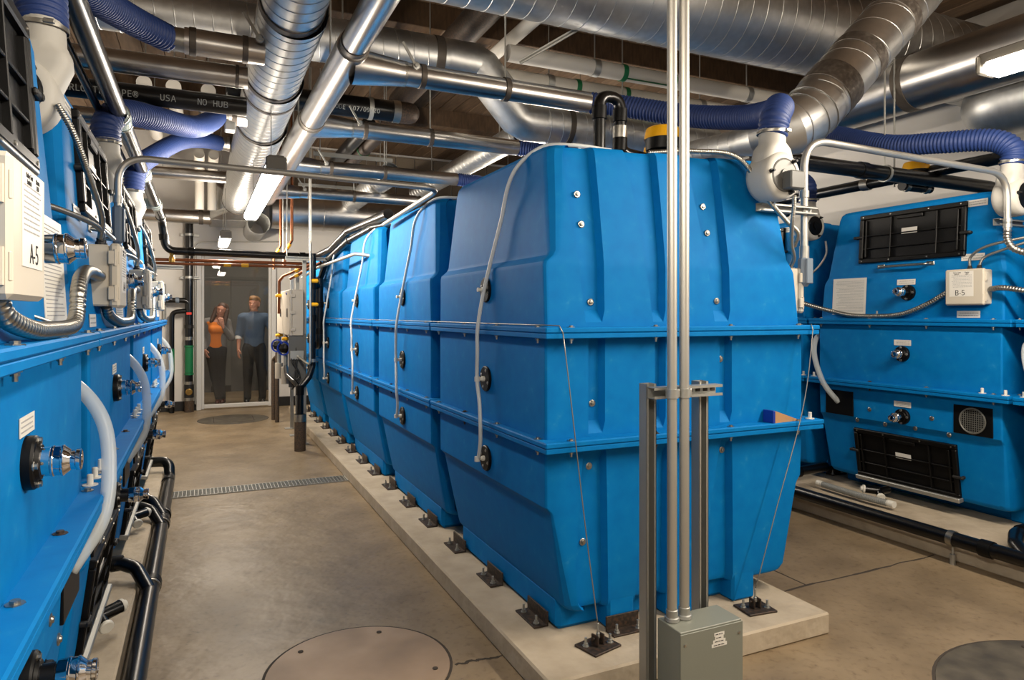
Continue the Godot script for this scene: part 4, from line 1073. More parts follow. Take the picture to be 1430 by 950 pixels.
func cleanout(label: String, at: Vector3, s: float) -> void:
	var t := thing("drain_elbow", label, "drain fitting", at, "white capped drain elbows")
	part(t, "elbow", mb(s).tube(bends([Vector3(-0.10, 0.03, 0), Vector3(0.0, 0.03, 0), Vector3(0.03, 0.0, 0.04)], 0.03), 0.026, 14).done(40.0), "black_pipe")
	part(t, "branch", mb(s).rod(Vector3(0.0, 0.03, 0), Vector3(0.075, 0.04, -0.06), 0.028, 14).done(40.0), "black_pipe")
	part(t, "white_cap", mb(s).lathe(Vector3(0.03, 0.0, 0.035), Vector3(0.45, -0.3, 0.8), PackedVector2Array([Vector2(0.030, 0.0), Vector2(0.030, 0.012), Vector2(0.026, 0.016), Vector2(0.0, 0.016)]), 16).done(30.0), "white_plastic")
	part(t, "white_cap", mb(s).lathe(Vector3(0.075, 0.04, -0.06), Vector3(0.75, 0.1, -0.6), PackedVector2Array([Vector2(0.030, 0.0), Vector2(0.030, 0.012), Vector2(0.018, 0.016), Vector2(0.018, 0.026), Vector2(0.0, 0.026)]), 16).done(30.0), "white_plastic")

func posts() -> void:
	var t := thing("strut_stand", "galvanised frame of two slotted strut posts before the end tank", "stand", Vector3.ZERO)
	for q in [[1.483, "a"], [1.722, "b"]]:
		var m := mb()
		strut(m, Vector3(q[0], 0.0, -2.06), Vector3(q[0], 1.245, -2.06), Vector3(0, 0, 1), 0.044)
		var p := part(t, "post", m.done(), "zinc")
		m = mb()
		for k in 24: m.box(Vector3(q[0], 0.05 + 0.05 * k, -2.0785), Vector3(0.014, 0.028, 0.002))
		part(p, "slots", m.done(), "joint")
		part(p, "foot_plate", mb().box(Vector3(q[0], 0.004, -2.05), Vector3(0.10, 0.008, 0.10), 0.001).done(), "zinc")
	var m2 := mb()
	strut(m2, Vector3(1.465, 1.215, -2.016), Vector3(1.775, 1.215, -2.016), Vector3(0, 0, 1))
	var r := part(t, "cross_rail", m2.done(), "zinc")
	m2 = mb()
	for k in 5: m2.box(Vector3(1.62 + 0.035 * k, 1.215, -2.033), Vector3(0.02, 0.012, 0.002))
	part(r, "slots", m2.done(), "joint")
	for q in [1.527, 1.581]:
		clamp_ring(t, Vector3(q, 1.215, -1.976), Vector3.UP, 0.0175, 0.032, "zinc", "pipe_clamp")
		part(t, "clamp_screw", mb().box(Vector3(q + 0.022, 1.215, -1.972), Vector3(0.012, 0.03, 0.016), 0.003).done(), "zinc")
	for q in [[1.527, "tall steel conduit clamped to the strut frame, nearer its first post"], [1.581, "tall steel conduit clamped to the strut frame, nearer its second post"]]:
		var c := thing("steel_conduit", q[1], "conduit", Vector3(q[0], 0, -1.976), "smooth steel conduits")
		part(c, "conduit_tube", mb().tube(pv([Vector3(0, 0.40, 0), Vector3(0, 4.25, 0)]), 0.0175, 20).done(40.0), "emt")
		part(c, "connector", mb().lathe(Vector3(0, 0.405, 0), Vector3.UP, PackedVector2Array([Vector2(0.0, 0.0), Vector2(0.026, 0.0), Vector2(0.028, 0.004), Vector2(0.026, 0.014), Vector2(0.021, 0.016), Vector2(0.021, 0.04), Vector2(0.0175, 0.042)]), 14).done(30.0), "zinc")
	var b := thing("junction_cabinet", "grey painted electrical box at the foot of the strut frame", "electrical box", Vector3(1.63, 0.0, -1.952))
	part(b, "cabinet", mb().box(Vector3(0, 0.205, 0), Vector3(0.272, 0.40, 0.13), 0.002).done(), "grey_paint")
	part(b, "front_cover", mb().box(Vector3(0, 0.202, 0.0665), Vector3(0.276, 0.392, 0.004), 0.001).done(), "grey_paint")
	for q in [[-0.12, 0.36], [0.12, 0.36]]:
		put(b, "screw", shared("cscrew", func(): return mb().lathe(Vector3.ZERO, Vector3.BACK, PackedVector2Array([Vector2(0.006, 0.0), Vector2(0.005, 0.003), Vector2(0.0, 0.004)]), 8).done()), "steel", Vector3(q[0], q[1], 0.068))
	for k in 4:
		var w: float = [0.045, 0.038, 0.055, 0.068][k]
		var st := part(b, "label_strip", mb().box(Vector3(0.03, 0.372 - 0.0125 * k, 0.0690), Vector3(w, 0.012, 0.0008)).done(), "paper")
		var r2 := RandomNumberGenerator.new(); r2.seed = 3 + k
		var pm := mb()
		print_rows(pm, Vector3(0.03, 0.372 - 0.0125 * k, 0.0696), Basis(), w * 0.75, 0.010, 1, r2)
		part(st, "print", pm.done(), "ink")

func damper(parent: Node, at: Vector3) -> void:       # quadrant handle of a volume damper
	part(parent, "damper_handle", mb().box(at + Vector3(-0.045, 0.055, 0.02), Vector3(0.018, 0.15, 0.006), 0.002, Basis(Vector3.BACK, 0.55)).done(), "zinc")
	part(parent, "damper_hub", mb().lathe(at + Vector3(0, -0.01, 0.0), Vector3.BACK, PackedVector2Array([Vector2(0.022, 0.0), Vector2(0.022, 0.02), Vector2(0.012, 0.022), Vector2(0.012, 0.032), Vector2(0.0, 0.033)]), 12).done(30.0), "zinc")

func strap(parent: Node, x: float, y: float, z: float, r: float) -> void:
	clamp_ring(parent, Vector3(x, y, z), Vector3.RIGHT, r, 0.035, "duct_band", "hanger_strap")
	part(parent, "hanger_rod", mb().rod(Vector3(x, y + r, z), Vector3(x, 4.28, z), 0.006, 8).done(40.0), "zinc")

func ducts() -> void:
	# large spiral duct above the long aisle, stepping up in size away from the near end
	var t := thing("spiral_duct", "large galvanised spiral duct running above the long aisle", "duct", Vector3.ZERO, "spiral ducts")
	var seg := [[2.4, -3.7, 0.160, 0.430], [-3.7, -4.85, 0.176, 0.443], [-4.85, -6.05, 0.189, 0.455], [-6.05, -10.35, 0.203, 0.47]]
	for s in seg:
		spiral(t, Vector3(s[3], 3.1, s[0]), Vector3(s[3], 3.1, s[1]), s[2])
		band(t, Vector3(s[3], 3.1, s[1] + 0.03), Vector3.BACK, s[2] + 0.004, 0.06)
	band(t, Vector3(0.455, 3.1, -5.1), Vector3.BACK, 0.19, 0.045)
	var ring := PackedVector3Array(); var sq := PackedVector3Array()
	for k in 32:
		var a := TAU * k / 32.0
		ring.append(Vector3(0.47 + 0.203 * cos(a), 3.1 + 0.203 * sin(a), -10.35))
		var f: float = 0.27 / maxf(absf(cos(a)), absf(sin(a)))
		sq.append(Vector3(0.42 + f * cos(a) * 1.1, 3.12 + f * sin(a), -10.65))
	part(t, "transition", mb().loft([sq, ring], true, false).done(30.0), "galv")
	part(t, "box_end", mb().box(Vector3(0.42, 3.12, -11.1), Vector3(0.60, 0.55, 0.9), 0.004).done(), "galv")
	spiral(t, Vector3(0.75, 2.78, -10.3), Vector3(0.75, 2.78, -11.5), 0.15, 0.12, "outlet")
	for z in [-3.2, -5.6, -8.0]: hanger(t, 0.70, z, 3.0)
	# smooth duct beside it with conical take-offs
	t = thing("smooth_duct", "smooth round duct beside the large spiral duct above the long aisle", "duct", Vector3.ZERO, "smooth ducts")
	for s in [[2.4, -3.85, 0.078], [-3.85, -5.45, 0.092], [-5.45, -9.3, 0.104]]:
		part(t, "duct_section", mb().tube(pv([Vector3(0.778, 3.0, s[0]), Vector3(0.778, 3.0, s[1])]), s[2], 32, true).done(40.0), "smooth_duct")
		band(t, Vector3(0.778, 3.0, s[1] + 0.05), Vector3.BACK, s[2] + 0.001, 0.05)
	for z in [-3.45, -4.6, -6.6]: hanger(t, 0.778, z, 3.05)
	# branch ducts to the middle row
	var xe := [2.40, 2.60, 2.60, 2.60]
	for k in 4:
		var z: float = [-4.02, -5.6, -7.2, -8.8][k]
		var y: float = [2.94, 3.0, 3.0, 3.0][k]
		t = thing("branch_duct", ["smooth branch duct over the end tank of the middle row", "smooth branch duct over the second middle row tank", "smooth branch duct over the third middle row tank", "smooth branch duct over the fourth middle row tank"][k], "duct", Vector3.ZERO, "branch ducts over the middle row")
		part(t, "cone", mb().lathe(Vector3(0.80, y, z + 0.02), Vector3(1, 0, 0), PackedVector2Array([Vector2(0.105, 0.0), Vector2(0.10, 0.06), Vector2(0.074, 0.30), Vector2(0.074, 0.31)]), 32).done(40.0), "smooth_duct")
		plain(t, "duct_pipe", pv([Vector3(1.09, y, z + 0.02), Vector3(xe[k], y, z)]), 0.069, "smooth_duct", 32)
		band(t, Vector3(1.11, y, z + 0.02), Vector3.RIGHT, 0.070, 0.02, "steel")
		band(t, Vector3(1.22, y, z + 0.02), Vector3.RIGHT, 0.070, 0.035)
		damper(t, Vector3(1.165, y + 0.045, z + 0.075))
		strap(t, 1.78, y, z + 0.01, 0.071)
		plain(t, "collar", pv([Vector3(xe[k] - 0.02, y, z), Vector3(xe[k] + 0.07, y, z - 0.0)]), 0.062, "steel", 28)
		clamp_ring(t, Vector3(xe[k] + 0.05, y, z), Vector3.RIGHT, 0.067, 0.014, "steel", "hose_clamp")
	# branch ducts to the left row
	for k in 4:
		var z: float = [-4.02, -5.6, -7.2, -8.8][k]
		var y: float = [2.95, 3.0, 3.15, 3.12][k]
		var x0: float = [-0.12, 0.15, 0.19, -1.3][k]
		t = thing("branch_duct", ["short branch duct from the spiral duct to the left row's first blue hose", "short branch duct from the spiral duct to the left row's second blue hose", "short branch duct from the spiral duct to the left row's third blue hose", "long branch duct over the last tank of the left row"][k], "duct", Vector3.ZERO, "branch ducts over the left row")
		plain(t, "duct_pipe", pv([Vector3(x0 + 0.04, y, z), Vector3(0.32, y, z)]), 0.069, "smooth_duct", 32)
		plain(t, "collar", pv([Vector3(x0 - 0.06, y, z), Vector3(x0 + 0.05, y, z)]), 0.062, "steel", 28)
		band(t, Vector3(x0 + 0.08, y, z), Vector3.RIGHT, 0.070, 0.035)
		clamp_ring(t, Vector3(x0 - 0.035, y, z), Vector3.RIGHT, 0.067, 0.014, "steel", "hose_clamp")
		if k == 0:
			band(t, Vector3(0.22, y, z), Vector3.RIGHT, 0.070, 0.03)
			damper(t, Vector3(0.29, y + 0.05, z + 0.08))
		if k == 1:
			part(t, "damper_body", mb().box(Vector3(0.20, y, z), Vector3(0.075, 0.24, 0.10), 0.006).done(), "zinc")
			part(t, "sticker", mb().box(Vector3(0.20, y + 0.06, z + 0.0515), Vector3(0.05, 0.09, 0.001)).done(), "paper")
	t = thing("steel_pipe", "polished silver pipe crossing above the left row over the lettered black pipe", "pipe", Vector3.ZERO)
	plain(t, "pipe_run", pv([Vector3(-2.3, 2.95, -4.52), Vector3(0.26, 2.95, -4.50)]), 0.066, "smooth_duct", 32)
	band(t, Vector3(0.2, 2.95, -4.5), Vector3.RIGHT, 0.067, 0.02)
	t = thing("steel_pipe", "silver duct pipe low across the far end of the left row", "pipe", Vector3.ZERO)
	plain(t, "pipe_run", pv([Vector3(-1.6, 2.9, -10.9), Vector3(0.14, 2.9, -10.9)]), 0.10, "smooth_duct", 32)
	band(t, Vector3(0.0, 2.9, -10.9), Vector3.RIGHT, 0.101, 0.06)
	# cross spiral duct over both rows with a dog-leg
	t = thing("spiral_duct", "galvanised spiral duct crossing the room with a dog-leg down over the middle row", "duct", Vector3.ZERO, "spiral ducts")
	spiral(t, Vector3(-2.38, 3.50, -5.10), Vector3(1.74, 3.50, -5.10), 0.160)
	band(t, Vector3(1.67, 3.50, -5.10), Vector3.RIGHT, 0.162, 0.07)
	plain(t, "dog_leg", pv([Vector3(1.72, 3.50, -5.10), Vector3(2.0, 3.50, -5.10), Vector3(2.04, 3.48, -5.10), Vector3(2.385, 3.11, -5.10), Vector3(2.44, 3.09, -5.10), Vector3(2.60, 3.09, -5.10)]), 0.158, "galv", 36)
	spiral(t, Vector3(2.58, 3.09, -5.10), Vector3(4.4, 3.09, -5.10), 0.16)
	band(t, Vector3(2.82, 3.09, -5.10), Vector3.RIGHT, 0.162, 0.05)
	part(t, "yellow_tag", mb().box(Vector3(3.07, 3.18, -4.955), Vector3(0.038, 0.043, 0.002), 0.0, Basis(Vector3.RIGHT, -0.6)).done(), "yellow")
	for x in [-1.2, 0.95, 3.4]: hanger(t, x, -5.10, 3.24)
	# big spiral duct along the ceiling
	t = thing("spiral_duct", "very large spiral duct crossing high over the middle row's end tank", "duct", Vector3.ZERO, "spiral ducts")
	spiral(t, Vector3(0.9, 3.76, -3.95), Vector3(6.54, 3.76, -3.95), 0.34, 0.135)
	for x in [1.8, 4.6]: hanger(t, x, -4.32, 3.7)
	# taped duct that drops at a slant
	t = thing("spiral_duct", "slanting spiral duct wrapped with grey tape bands", "duct", Vector3.ZERO, "spiral ducts")
	var a := Vector3(4.62, 3.97, -2.95); var b := Vector3(3.36, 2.755, -2.95)
	spiral(t, a, b, 0.168, 0.16)
	var dir := (b - a).normalized()
	for q in [[0.50, 0.09], [0.745, 0.085], [0.93, 0.15]]:
		var c := a.lerp(b, q[0])
		part(t, "tape_band", mb().lathe(c - dir * q[1] / 2, dir, PackedVector2Array([Vector2(0.169, 0.0), Vector2(0.1735, 0.004), Vector2(0.172, q[1] * 0.3), Vector2(0.1745, q[1] * 0.5), Vector2(0.172, q[1] * 0.8), Vector2(0.1735, q[1] - 0.004), Vector2(0.169, q[1])]), 36).done(40.0), "tape")
	part(t, "duct_elbow", mb().tube(pv([b - dir * 0.02, b + dir * 0.06, Vector3(3.24, 2.65, -2.955), Vector3(3.15, 2.59, -2.975), Vector3(3.08, 2.56, -3.02), Vector3(3.045, 2.552, -3.10), Vector3(3.045, 2.555, -3.22)]), PackedFloat32Array([0.166, 0.166, 0.164, 0.158, 0.142, 0.115, 0.086]), 36, true).done(12.0), "galv")
	for q in [[Vector3(3.30, 2.70, -2.95), 0.167, 0.05], [Vector3(3.24, 2.65, -2.955), 0.166, 0.15], [Vector3(3.15, 2.59, -2.975), 0.160, 0.35]]:
		clamp_ring(t, q[0], dir.lerp(Vector3.LEFT, q[2]), q[1], 0.008, "galv", "gore_seam")
	spiral(t, Vector3(3.045, 2.555, -3.20), Vector3(3.32, 2.73, -4.65), 0.085, 0.12, "tail_duct")
	part(t, "yellow_tag", mb().box(a.lerp(b, 0.42) + Vector3(-0.10, 0.03, 0.135), Vector3(0.05, 0.035, 0.002), 0.0, Basis(Vector3.UP, -0.7)).done(), "yellow")
	text(t, "8", 0.03, a.lerp(b, 0.42) + Vector3(-0.1005, 0.03, 0.137), Basis(Vector3.UP, -0.7))
	# smooth main along the right row
	t = thing("smooth_duct", "large smooth duct along the right wall above the right row", "duct", Vector3.ZERO, "smooth ducts")
	plain(t, "duct_section", pv([Vector3(5.2, 3.35, 2.4), Vector3(5.2, 3.35, -9.0)]), 0.22, "smooth_duct", 44)
	for z in [-3.65, -2.7, -0.6]: band(t, Vector3(5.2, 3.35, z), Vector3.BACK, 0.221, 0.03 if z > -3 else 0.09, "smooth_duct" if z > -3 else "duct_band")
	for z in [-3.65]: hanger(t, 4.98, z, 2.5, 0.007)
	t = thing("spiral_duct", "spiral duct elbow against the right wall behind the lit strip lamp", "duct", Vector3.ZERO, "spiral ducts")
	spiral(t, Vector3(5.75, 3.16, -3.0), Vector3(5.75, 3.16, -0.2), 0.26, 0.11)
	plain(t, "duct_elbow", bends([Vector3(5.75, 3.16, -2.95), Vector3(5.75, 3.16, -3.4), Vector3(6.5, 3.16, -3.4)], 0.35, 5), 0.258, "galv", 40)
	# far spiral ducts seen between the branches
	t = thing("spiral_duct", "spiral duct running away above the far middle tanks", "duct", Vector3.ZERO, "spiral ducts")
	spiral(t, Vector3(2.95, 3.32, -6.2), Vector3(2.95, 3.32, -9.9), 0.125, 0.12)
	for z in [-6.8, -9.2]: hanger(t, 2.95, z, 3.44)
	t = thing("spiral_duct", "lower spiral duct stub above the far middle tanks", "duct", Vector3.ZERO, "spiral ducts")
	spiral(t, Vector3(2.1, 3.2, -8.2), Vector3(2.1, 3.2, -11.0), 0.14, 0.12)
	hanger(t, 2.1, -8.7, 3.33)
	t = thing("smooth_duct", "wide smooth duct crossing at the far end below the ceiling", "duct", Vector3.ZERO, "smooth ducts")
	plain(t, "duct_section", pv([Vector3(0.95, 3.02, -10.75), Vector3(6.5, 3.02, -10.75)]), 0.25, "smooth_duct", 40)
	for x in [1.7, 2.35, 3.2]: band(t, Vector3(x, 3.02, -10.75), Vector3.RIGHT, 0.251, 0.02, "smooth_duct")

func black_run(called: String, label: String, pts: Array, r: float, couplings: Array, rad := 0.09, group := "black drain pipes") -> Node3D:
	var t := thing(called, label, "pipe", Vector3.ZERO, group)
	plain(t, "pipe_run", bends(pts, rad, 6), r, "black_pipe", 20)
	for c in couplings:
		var d: Vector3 = c[1].normalized()
		part(t, "coupling", mb().lathe(c[0] - d * 0.035, d, PackedVector2Array([Vector2(r, 0.0), Vector2(r + 0.007, 0.002), Vector2(r + 0.007, 0.068), Vector2(r, 0.07)]), 20).done(30.0), "black_plastic" if c.size() < 3 else c[2])
	return t

func pipes() -> void:
	# vent line above the front of the left row
	var t := black_run("vent_pipe", "glossy black vent pipe with clear couplings above the left row", [Vector3(-0.40, 2.60, 1.0), Vector3(-0.40, 2.55, -8.55), Vector3(-0.36, 2.21, -8.62), Vector3(1.28, 2.19, -8.6), Vector3(1.36, 2.24, -7.9), Vector3(1.40, 2.36, -7.2), Vector3(1.42, 2.33, -5.6)], 0.043, [[Vector3(-0.40, 2.553, -8.3), Vector3.BACK], [Vector3(-0.38, 2.36, -8.59), Vector3(0.1, -1, 0)], [Vector3(-0.1, 2.208, -8.62), Vector3.RIGHT], [Vector3(1.12, 2.193, -8.6), Vector3.RIGHT]], 0.12)
	for z in [-4.25, -5.85, -7.45]:
		part(t, "clear_coupling", mb().lathe(Vector3(-0.40, 2.56, z - 0.11), Vector3.BACK, PackedVector2Array([Vector2(0.044, 0.0), Vector2(0.052, 0.004), Vector2(0.052, 0.05), Vector2(0.058, 0.06), Vector2(0.058, 0.15), Vector2(0.052, 0.16), Vector2(0.052, 0.21), Vector2(0.044, 0.215)]), 24).done(30.0), "clear_joint")
		part(t, "clear_branch", mb().rod(Vector3(-0.40, 2.56, z), Vector3(-0.50, 2.56, z), 0.05, 20).done(40.0), "clear_joint")
		part(t, "branch_stub", mb().rod(Vector3(-0.48, 2.56, z), Vector3(-1.2, 2.56, z), 0.043, 20).done(40.0), "smooth_duct")
		for e in [-0.09, 0.09]: clamp_ring(t, Vector3(-0.40, 2.56, z + e), Vector3.BACK, 0.053, 0.016, "steel", "band_clamp")
	black_run("vent_pipe", "thin black pipe beside the glossy vent pipe of the left row", [Vector3(-0.49, 2.60, 1.0), Vector3(-0.49, 2.56, -6.6), Vector3(-0.9, 2.55, -6.7)], 0.019, [], 0.05)
	black_run("drain_pipe", "lower black pipe along the tops of the far middle tanks", [Vector3(1.30, 1.75, -8.75), Vector3(1.33, 2.10, -8.2), Vector3(1.37, 2.24, -7.1), Vector3(1.40, 2.27, -6.1), Vector3(1.5, 2.27, -5.7)], 0.034, [[Vector3(1.373, 2.243, -7.0), Vector3(0.03, 0.03, 1)], [Vector3(1.34, 2.13, -8.0), Vector3(0.03, 0.1, 1)]], 0.2)
	emt("steel conduit sloping along the far middle tanks below the black pipes", [Vector3(1.16, 1.95, -8.9), Vector3(1.20, 2.02, -8.0), Vector3(1.27, 2.04, -6.2), Vector3(1.45, 2.0, -6.0)], 0.0165, [], 0.1)
	# lettered black pipe across the left row
	t = thing("lettered_pipe", "black pipe with grey printed lettering across the left row", "pipe", Vector3.ZERO)
	plain(t, "pipe_run", pv([Vector3(-2.3, 2.80, -4.62), Vector3(0.26, 2.80, -4.60)]), 0.058, "black_pipe", 24)
	var tb := Basis(Vector3.RIGHT, 0.30)
	text(t, "USA  CHARLOTTE PIPE\u00ae    USA    NO HUB", 0.036, Vector3(-0.38, 2.782, -4.546), tb, "pipe_ink", 1.0, "Droid Sans Mono")
	# large black pipe with a date code
	t = thing("lettered_pipe", "wide black pipe with a rounded end and a printed code, over the long aisle", "pipe", Vector3.ZERO)
	plain(t, "pipe_run", pv([Vector3(0.2, 3.46, -6.5), Vector3(1.74, 3.46, -6.5)]), 0.10, "black_pipe", 28)
	part(t, "end_cap", mb().lathe(Vector3(1.73, 3.46, -6.5), Vector3.RIGHT, PackedVector2Array([Vector2(0.104, 0.0), Vector2(0.104, 0.1), Vector2(0.098, 0.15), Vector2(0.08, 0.19), Vector2(0.045, 0.215), Vector2(0.0, 0.22)]), 28).done(40.0), "rust_steel")
	clamp_ring(t, Vector3(1.72, 3.46, -6.5), Vector3.RIGHT, 0.102, 0.07, "steel", "band_clamp")
	clamp_ring(t, Vector3(1.47, 3.46, -6.5), Vector3.RIGHT, 0.102, 0.04, "zinc", "pipe_strap")
	part(t, "hanger_rod", mb().rod(Vector3(1.47, 3.56, -6.5), Vector3(1.47, 4.28, -6.5), 0.007, 8).done(), "zinc")
	text(t, "CODE  07/09/20", 0.04, Vector3(1.32, 3.415, -6.403), Basis(Vector3.RIGHT, 0.45), "pipe_ink", 1.0, "Droid Sans Mono")
	# white insulated pipes high over the middle row
	for q in [[3.585, -4.98, "upper white insulated pipe with green markings over the middle row", 2.23], [3.54, -5.36, "lower white insulated pipe with green markings over the middle row", 2.28]]:
		t = thing("insulated_pipe", q[2], "pipe", Vector3.ZERO, "white insulated pipes")
		plain(t, "pipe_run", pv([Vector3(q[3], q[0], q[1]), Vector3(6.5, q[0], q[1])]), 0.068, "insulation", 24)
		var x0: float = 3.32 if q[0] > 3.56 else 3.08
		for x in [x0, x0 + 0.52]: clamp_ring(t, Vector3(x, q[0], q[1]), Vector3.RIGHT, 0.0685, 0.045, "green", "green_band")
		part(t, "green_stripe", mb().box(Vector3(x0 + 0.26, q[0] - 0.055, q[1] + 0.043), Vector3(0.48, 0.003, 0.035), 0.0, Basis(Vector3.RIGHT, 0.9)).done(), "green")
		for x in [x0 - 0.28, x0 + 1.4]:
			clamp_ring(t, Vector3(x, q[0], q[1]), Vector3.RIGHT, 0.069, 0.06, "zinc", "pipe_strap")
			part(t, "hanger_rod", mb().rod(Vector3(x, q[0] + 0.07, q[1]), Vector3(x, 4.28, q[1]), 0.006, 8).done(), "zinc")
	t = thing("insulated_pipe", "white insulated pipe running lengthwise under the ceiling", "pipe", Vector3.ZERO, "white insulated pipes")
	plain(t, "pipe_run", pv([Vector3(2.35, 3.78, -2.0), Vector3(2.35, 3.78, -6.2)]), 0.055, "insulation", 24)
	t = thing("dark_pipe", "wide dark pipe running lengthwise under the ceiling", "pipe", Vector3.ZERO)
	plain(t, "pipe_run", pv([Vector3(2.0, 3.85, -2.0), Vector3(2.0, 3.85, -7.4)]), 0.12, "rust_steel", 24)
	for k in 3:
		var x: float = [-0.45, -0.22, 0.06][k]
		t = thing("insulated_pipe", ["white insulated pipe above the left row, farthest from the spiral duct", "white insulated pipe between two others above the left row", "white insulated pipe above the left row, next to the spiral duct"][k], "pipe", Vector3.ZERO, "white pipes above the left row")
		plain(t, "pipe_run", pv([Vector3(x, 3.5, -6.7), Vector3(x, 3.5, -8.6)]), 0.062, "insulation", 20)
		for z in [-6.9, -8.2]: part(t, "hanger_rod", mb().rod(Vector3(x, 3.55, z), Vector3(x, 4.3, z), 0.006, 8).done(), "zinc")
	for k in 2:
		t = thing("insulated_pipe", ["white insulated drop pipe near the far wall, away from the spiral duct", "white insulated drop pipe near the far wall, close to the spiral duct"][k], "pipe", Vector3.ZERO, "white pipes by the far wall")
		plain(t, "pipe_run", bends([Vector3(-0.02 + 0.16 * k, 3.42, -9.0), Vector3(-0.02 + 0.16 * k, 3.38, -10.4), Vector3(-0.02 + 0.16 * k, 2.95, -10.45)], 0.1), 0.06, "insulation", 20)
		part(t, "hanger_rod", mb().rod(Vector3(-0.02 + 0.16 * k, 3.4, -9.5), Vector3(-0.02 + 0.16 * k, 4.3, -9.5), 0.006, 8).done(), "zinc")
	for q in [[1.05, "purple", "purple and white pipe running lengthwise over the long aisle"], [1.55, "black_pipe", "dark pipe with a green band running lengthwise over the middle row"], [1.74, "rust_steel", "brown pipe running lengthwise over the middle row"]]:
		t = thing("lengthwise_pipe", q[2], "pipe", Vector3.ZERO)
		plain(t, "pipe_run", pv([Vector3(q[0], 3.42, -6.9), Vector3(q[0], 3.42, -9.6)]), 0.075, q[1], 24)
		if q[1] == "purple": part(t, "white_jacket", mb().tube(pv([Vector3(q[0] - 0.014, 3.415, -6.88), Vector3(q[0] - 0.014, 3.415, -9.6)]), 0.068, 24).done(40.0), "insulation")
		if q[1] == "rust_steel": clamp_ring(t, Vector3(q[0], 3.42, -8.0), Vector3.BACK, 0.0755, 0.03, "green", "green_band")
	# strut trapezes and rods under the ceiling
	for q in [[1.6, -7.9, 3.30, 0.9, "over the far middle tanks"], [1.7, -9.6, 3.25, 1.0, "near the far wall over the middle row"], [-0.1, -9.6, 3.25, 0.8, "near the far wall beside the spiral duct"]]:
		t = thing("strut_trapeze", "slotted strut trapeze hung on rods " + str(q[4]), "pipe hanger", Vector3.ZERO, "strut trapezes")
		var m := mb()
		strut(m, Vector3(q[0] - q[3] / 2, q[2], q[1]), Vector3(q[0] + q[3] / 2, q[2], q[1]), Vector3(0, -1, 0))
		part(t, "channel", m.done(), "zinc")
		for e in [-0.42, 0.42]: part(t, "hanger_rod", mb().rod(Vector3(q[0] + e * q[3], q[2] - 0.06, q[1]), Vector3(q[0] + e * q[3], 4.28, q[1]), 0.006, 8).done(), "zinc")
	t = thing("brace_strut", "slanting steel brace strut over the middle row's end tank", "brace", Vector3.ZERO)
	var ms := mb(); strut(ms, Vector3(2.02, 3.25, -4.3), Vector3(2.8, 3.75, -4.0), Vector3(0, 0, 1), 0.03)
	part(t, "channel", ms.done(), "zinc")
	# black pipes over the right row
	black_run("vent_pipe", "black pipe running lengthwise above the right row", [Vector3(5.0, 2.60, 1.0), Vector3(5.0, 2.57, -2.9), Vector3(4.95, 2.55, -6.5)], 0.045, [[Vector3(4.98, 2.563, -3.9), Vector3.BACK, "steel"]], 0.1, "black vent pipes")
	t = black_run("vent_pipe", "black pipe crossing from the right row over the right aisle", [Vector3(5.78, 2.31, -3.36), Vector3(5.78, 2.50, -3.36), Vector3(3.2, 2.50, -3.30)], 0.052, [[Vector3(4.2, 2.50, -3.323), Vector3(1, 0, -0.023), "black_pipe"]], 0.1, "black vent pipes")
	part(t, "hanger_loop", mb().lathe(Vector3(4.43, 2.50, -3.328), Vector3(1, 0, -0.023), PackedVector2Array([Vector2(0.056, 0.0), Vector2(0.062, 0.0), Vector2(0.062, 0.02), Vector2(0.056, 0.02)]), 20).done(), "zinc")
	part(t, "hanger_rod", mb().rod(Vector3(4.44, 2.56, -3.328), Vector3(4.44, 4.28, -3.328), 0.006, 8).done(), "zinc")
	# valves on top of the tanks
	t = black_run("trap_pipe", "black U-shaped pipe on top of the middle row's end tank", [Vector3(1.86, 2.24, -3.0), Vector3(1.86, 2.62, -3.0), Vector3(1.985, 2.62, -3.0), Vector3(1.985, 2.34, -3.0), Vector3(2.16, 2.32, -3.0)], 0.031, [[Vector3(1.86, 2.53, -3.0), Vector3.UP], [Vector3(1.985, 2.53, -3.0), Vector3.UP], [Vector3(1.985, 2.44, -3.0), Vector3.UP, "steel"], [Vector3(1.985, 2.38, -3.0), Vector3.UP]], 0.065)
	actuator("yellow lidded valve actuator on the middle row's end tank beside the U pipe", Vector3(2.24, 2.26, -2.98))
	actuator("yellow lidded valve actuator behind the tall conduits on the end tank", Vector3(2.42, 2.24, -3.25))
	actuator("yellow lidded valve actuator on top of box B-5's tank", Vector3(4.95, 2.42, -3.45))
	actuator("yellow lidded valve actuator on top of the right row tank past box B-5", Vector3(4.95, 2.42, -4.85))
	actuator("yellow lidded valve actuator on top of the left row's second tank", Vector3(-0.75, 2.40, -3.55))
	# drain lines along the pads
	t = black_run("drain_pipe", "black drain pipe along the foot of the left row", [Vector3(-0.225, 0.075, 0.2), Vector3(-0.248, 0.075, -6.62), Vector3(-0.255, 0.20, -6.72), Vector3(-0.52, 0.20, -6.74)], 0.044, [[Vector3(-0.239, 0.075, -4.05), Vector3.BACK], [Vector3(-0.243, 0.075, -5.42), Vector3.BACK], [Vector3(-0.242, 0.075, -5.2), Vector3.BACK], [Vector3(-0.255, 0.075, -6.45), Vector3.BACK]], 0.1)
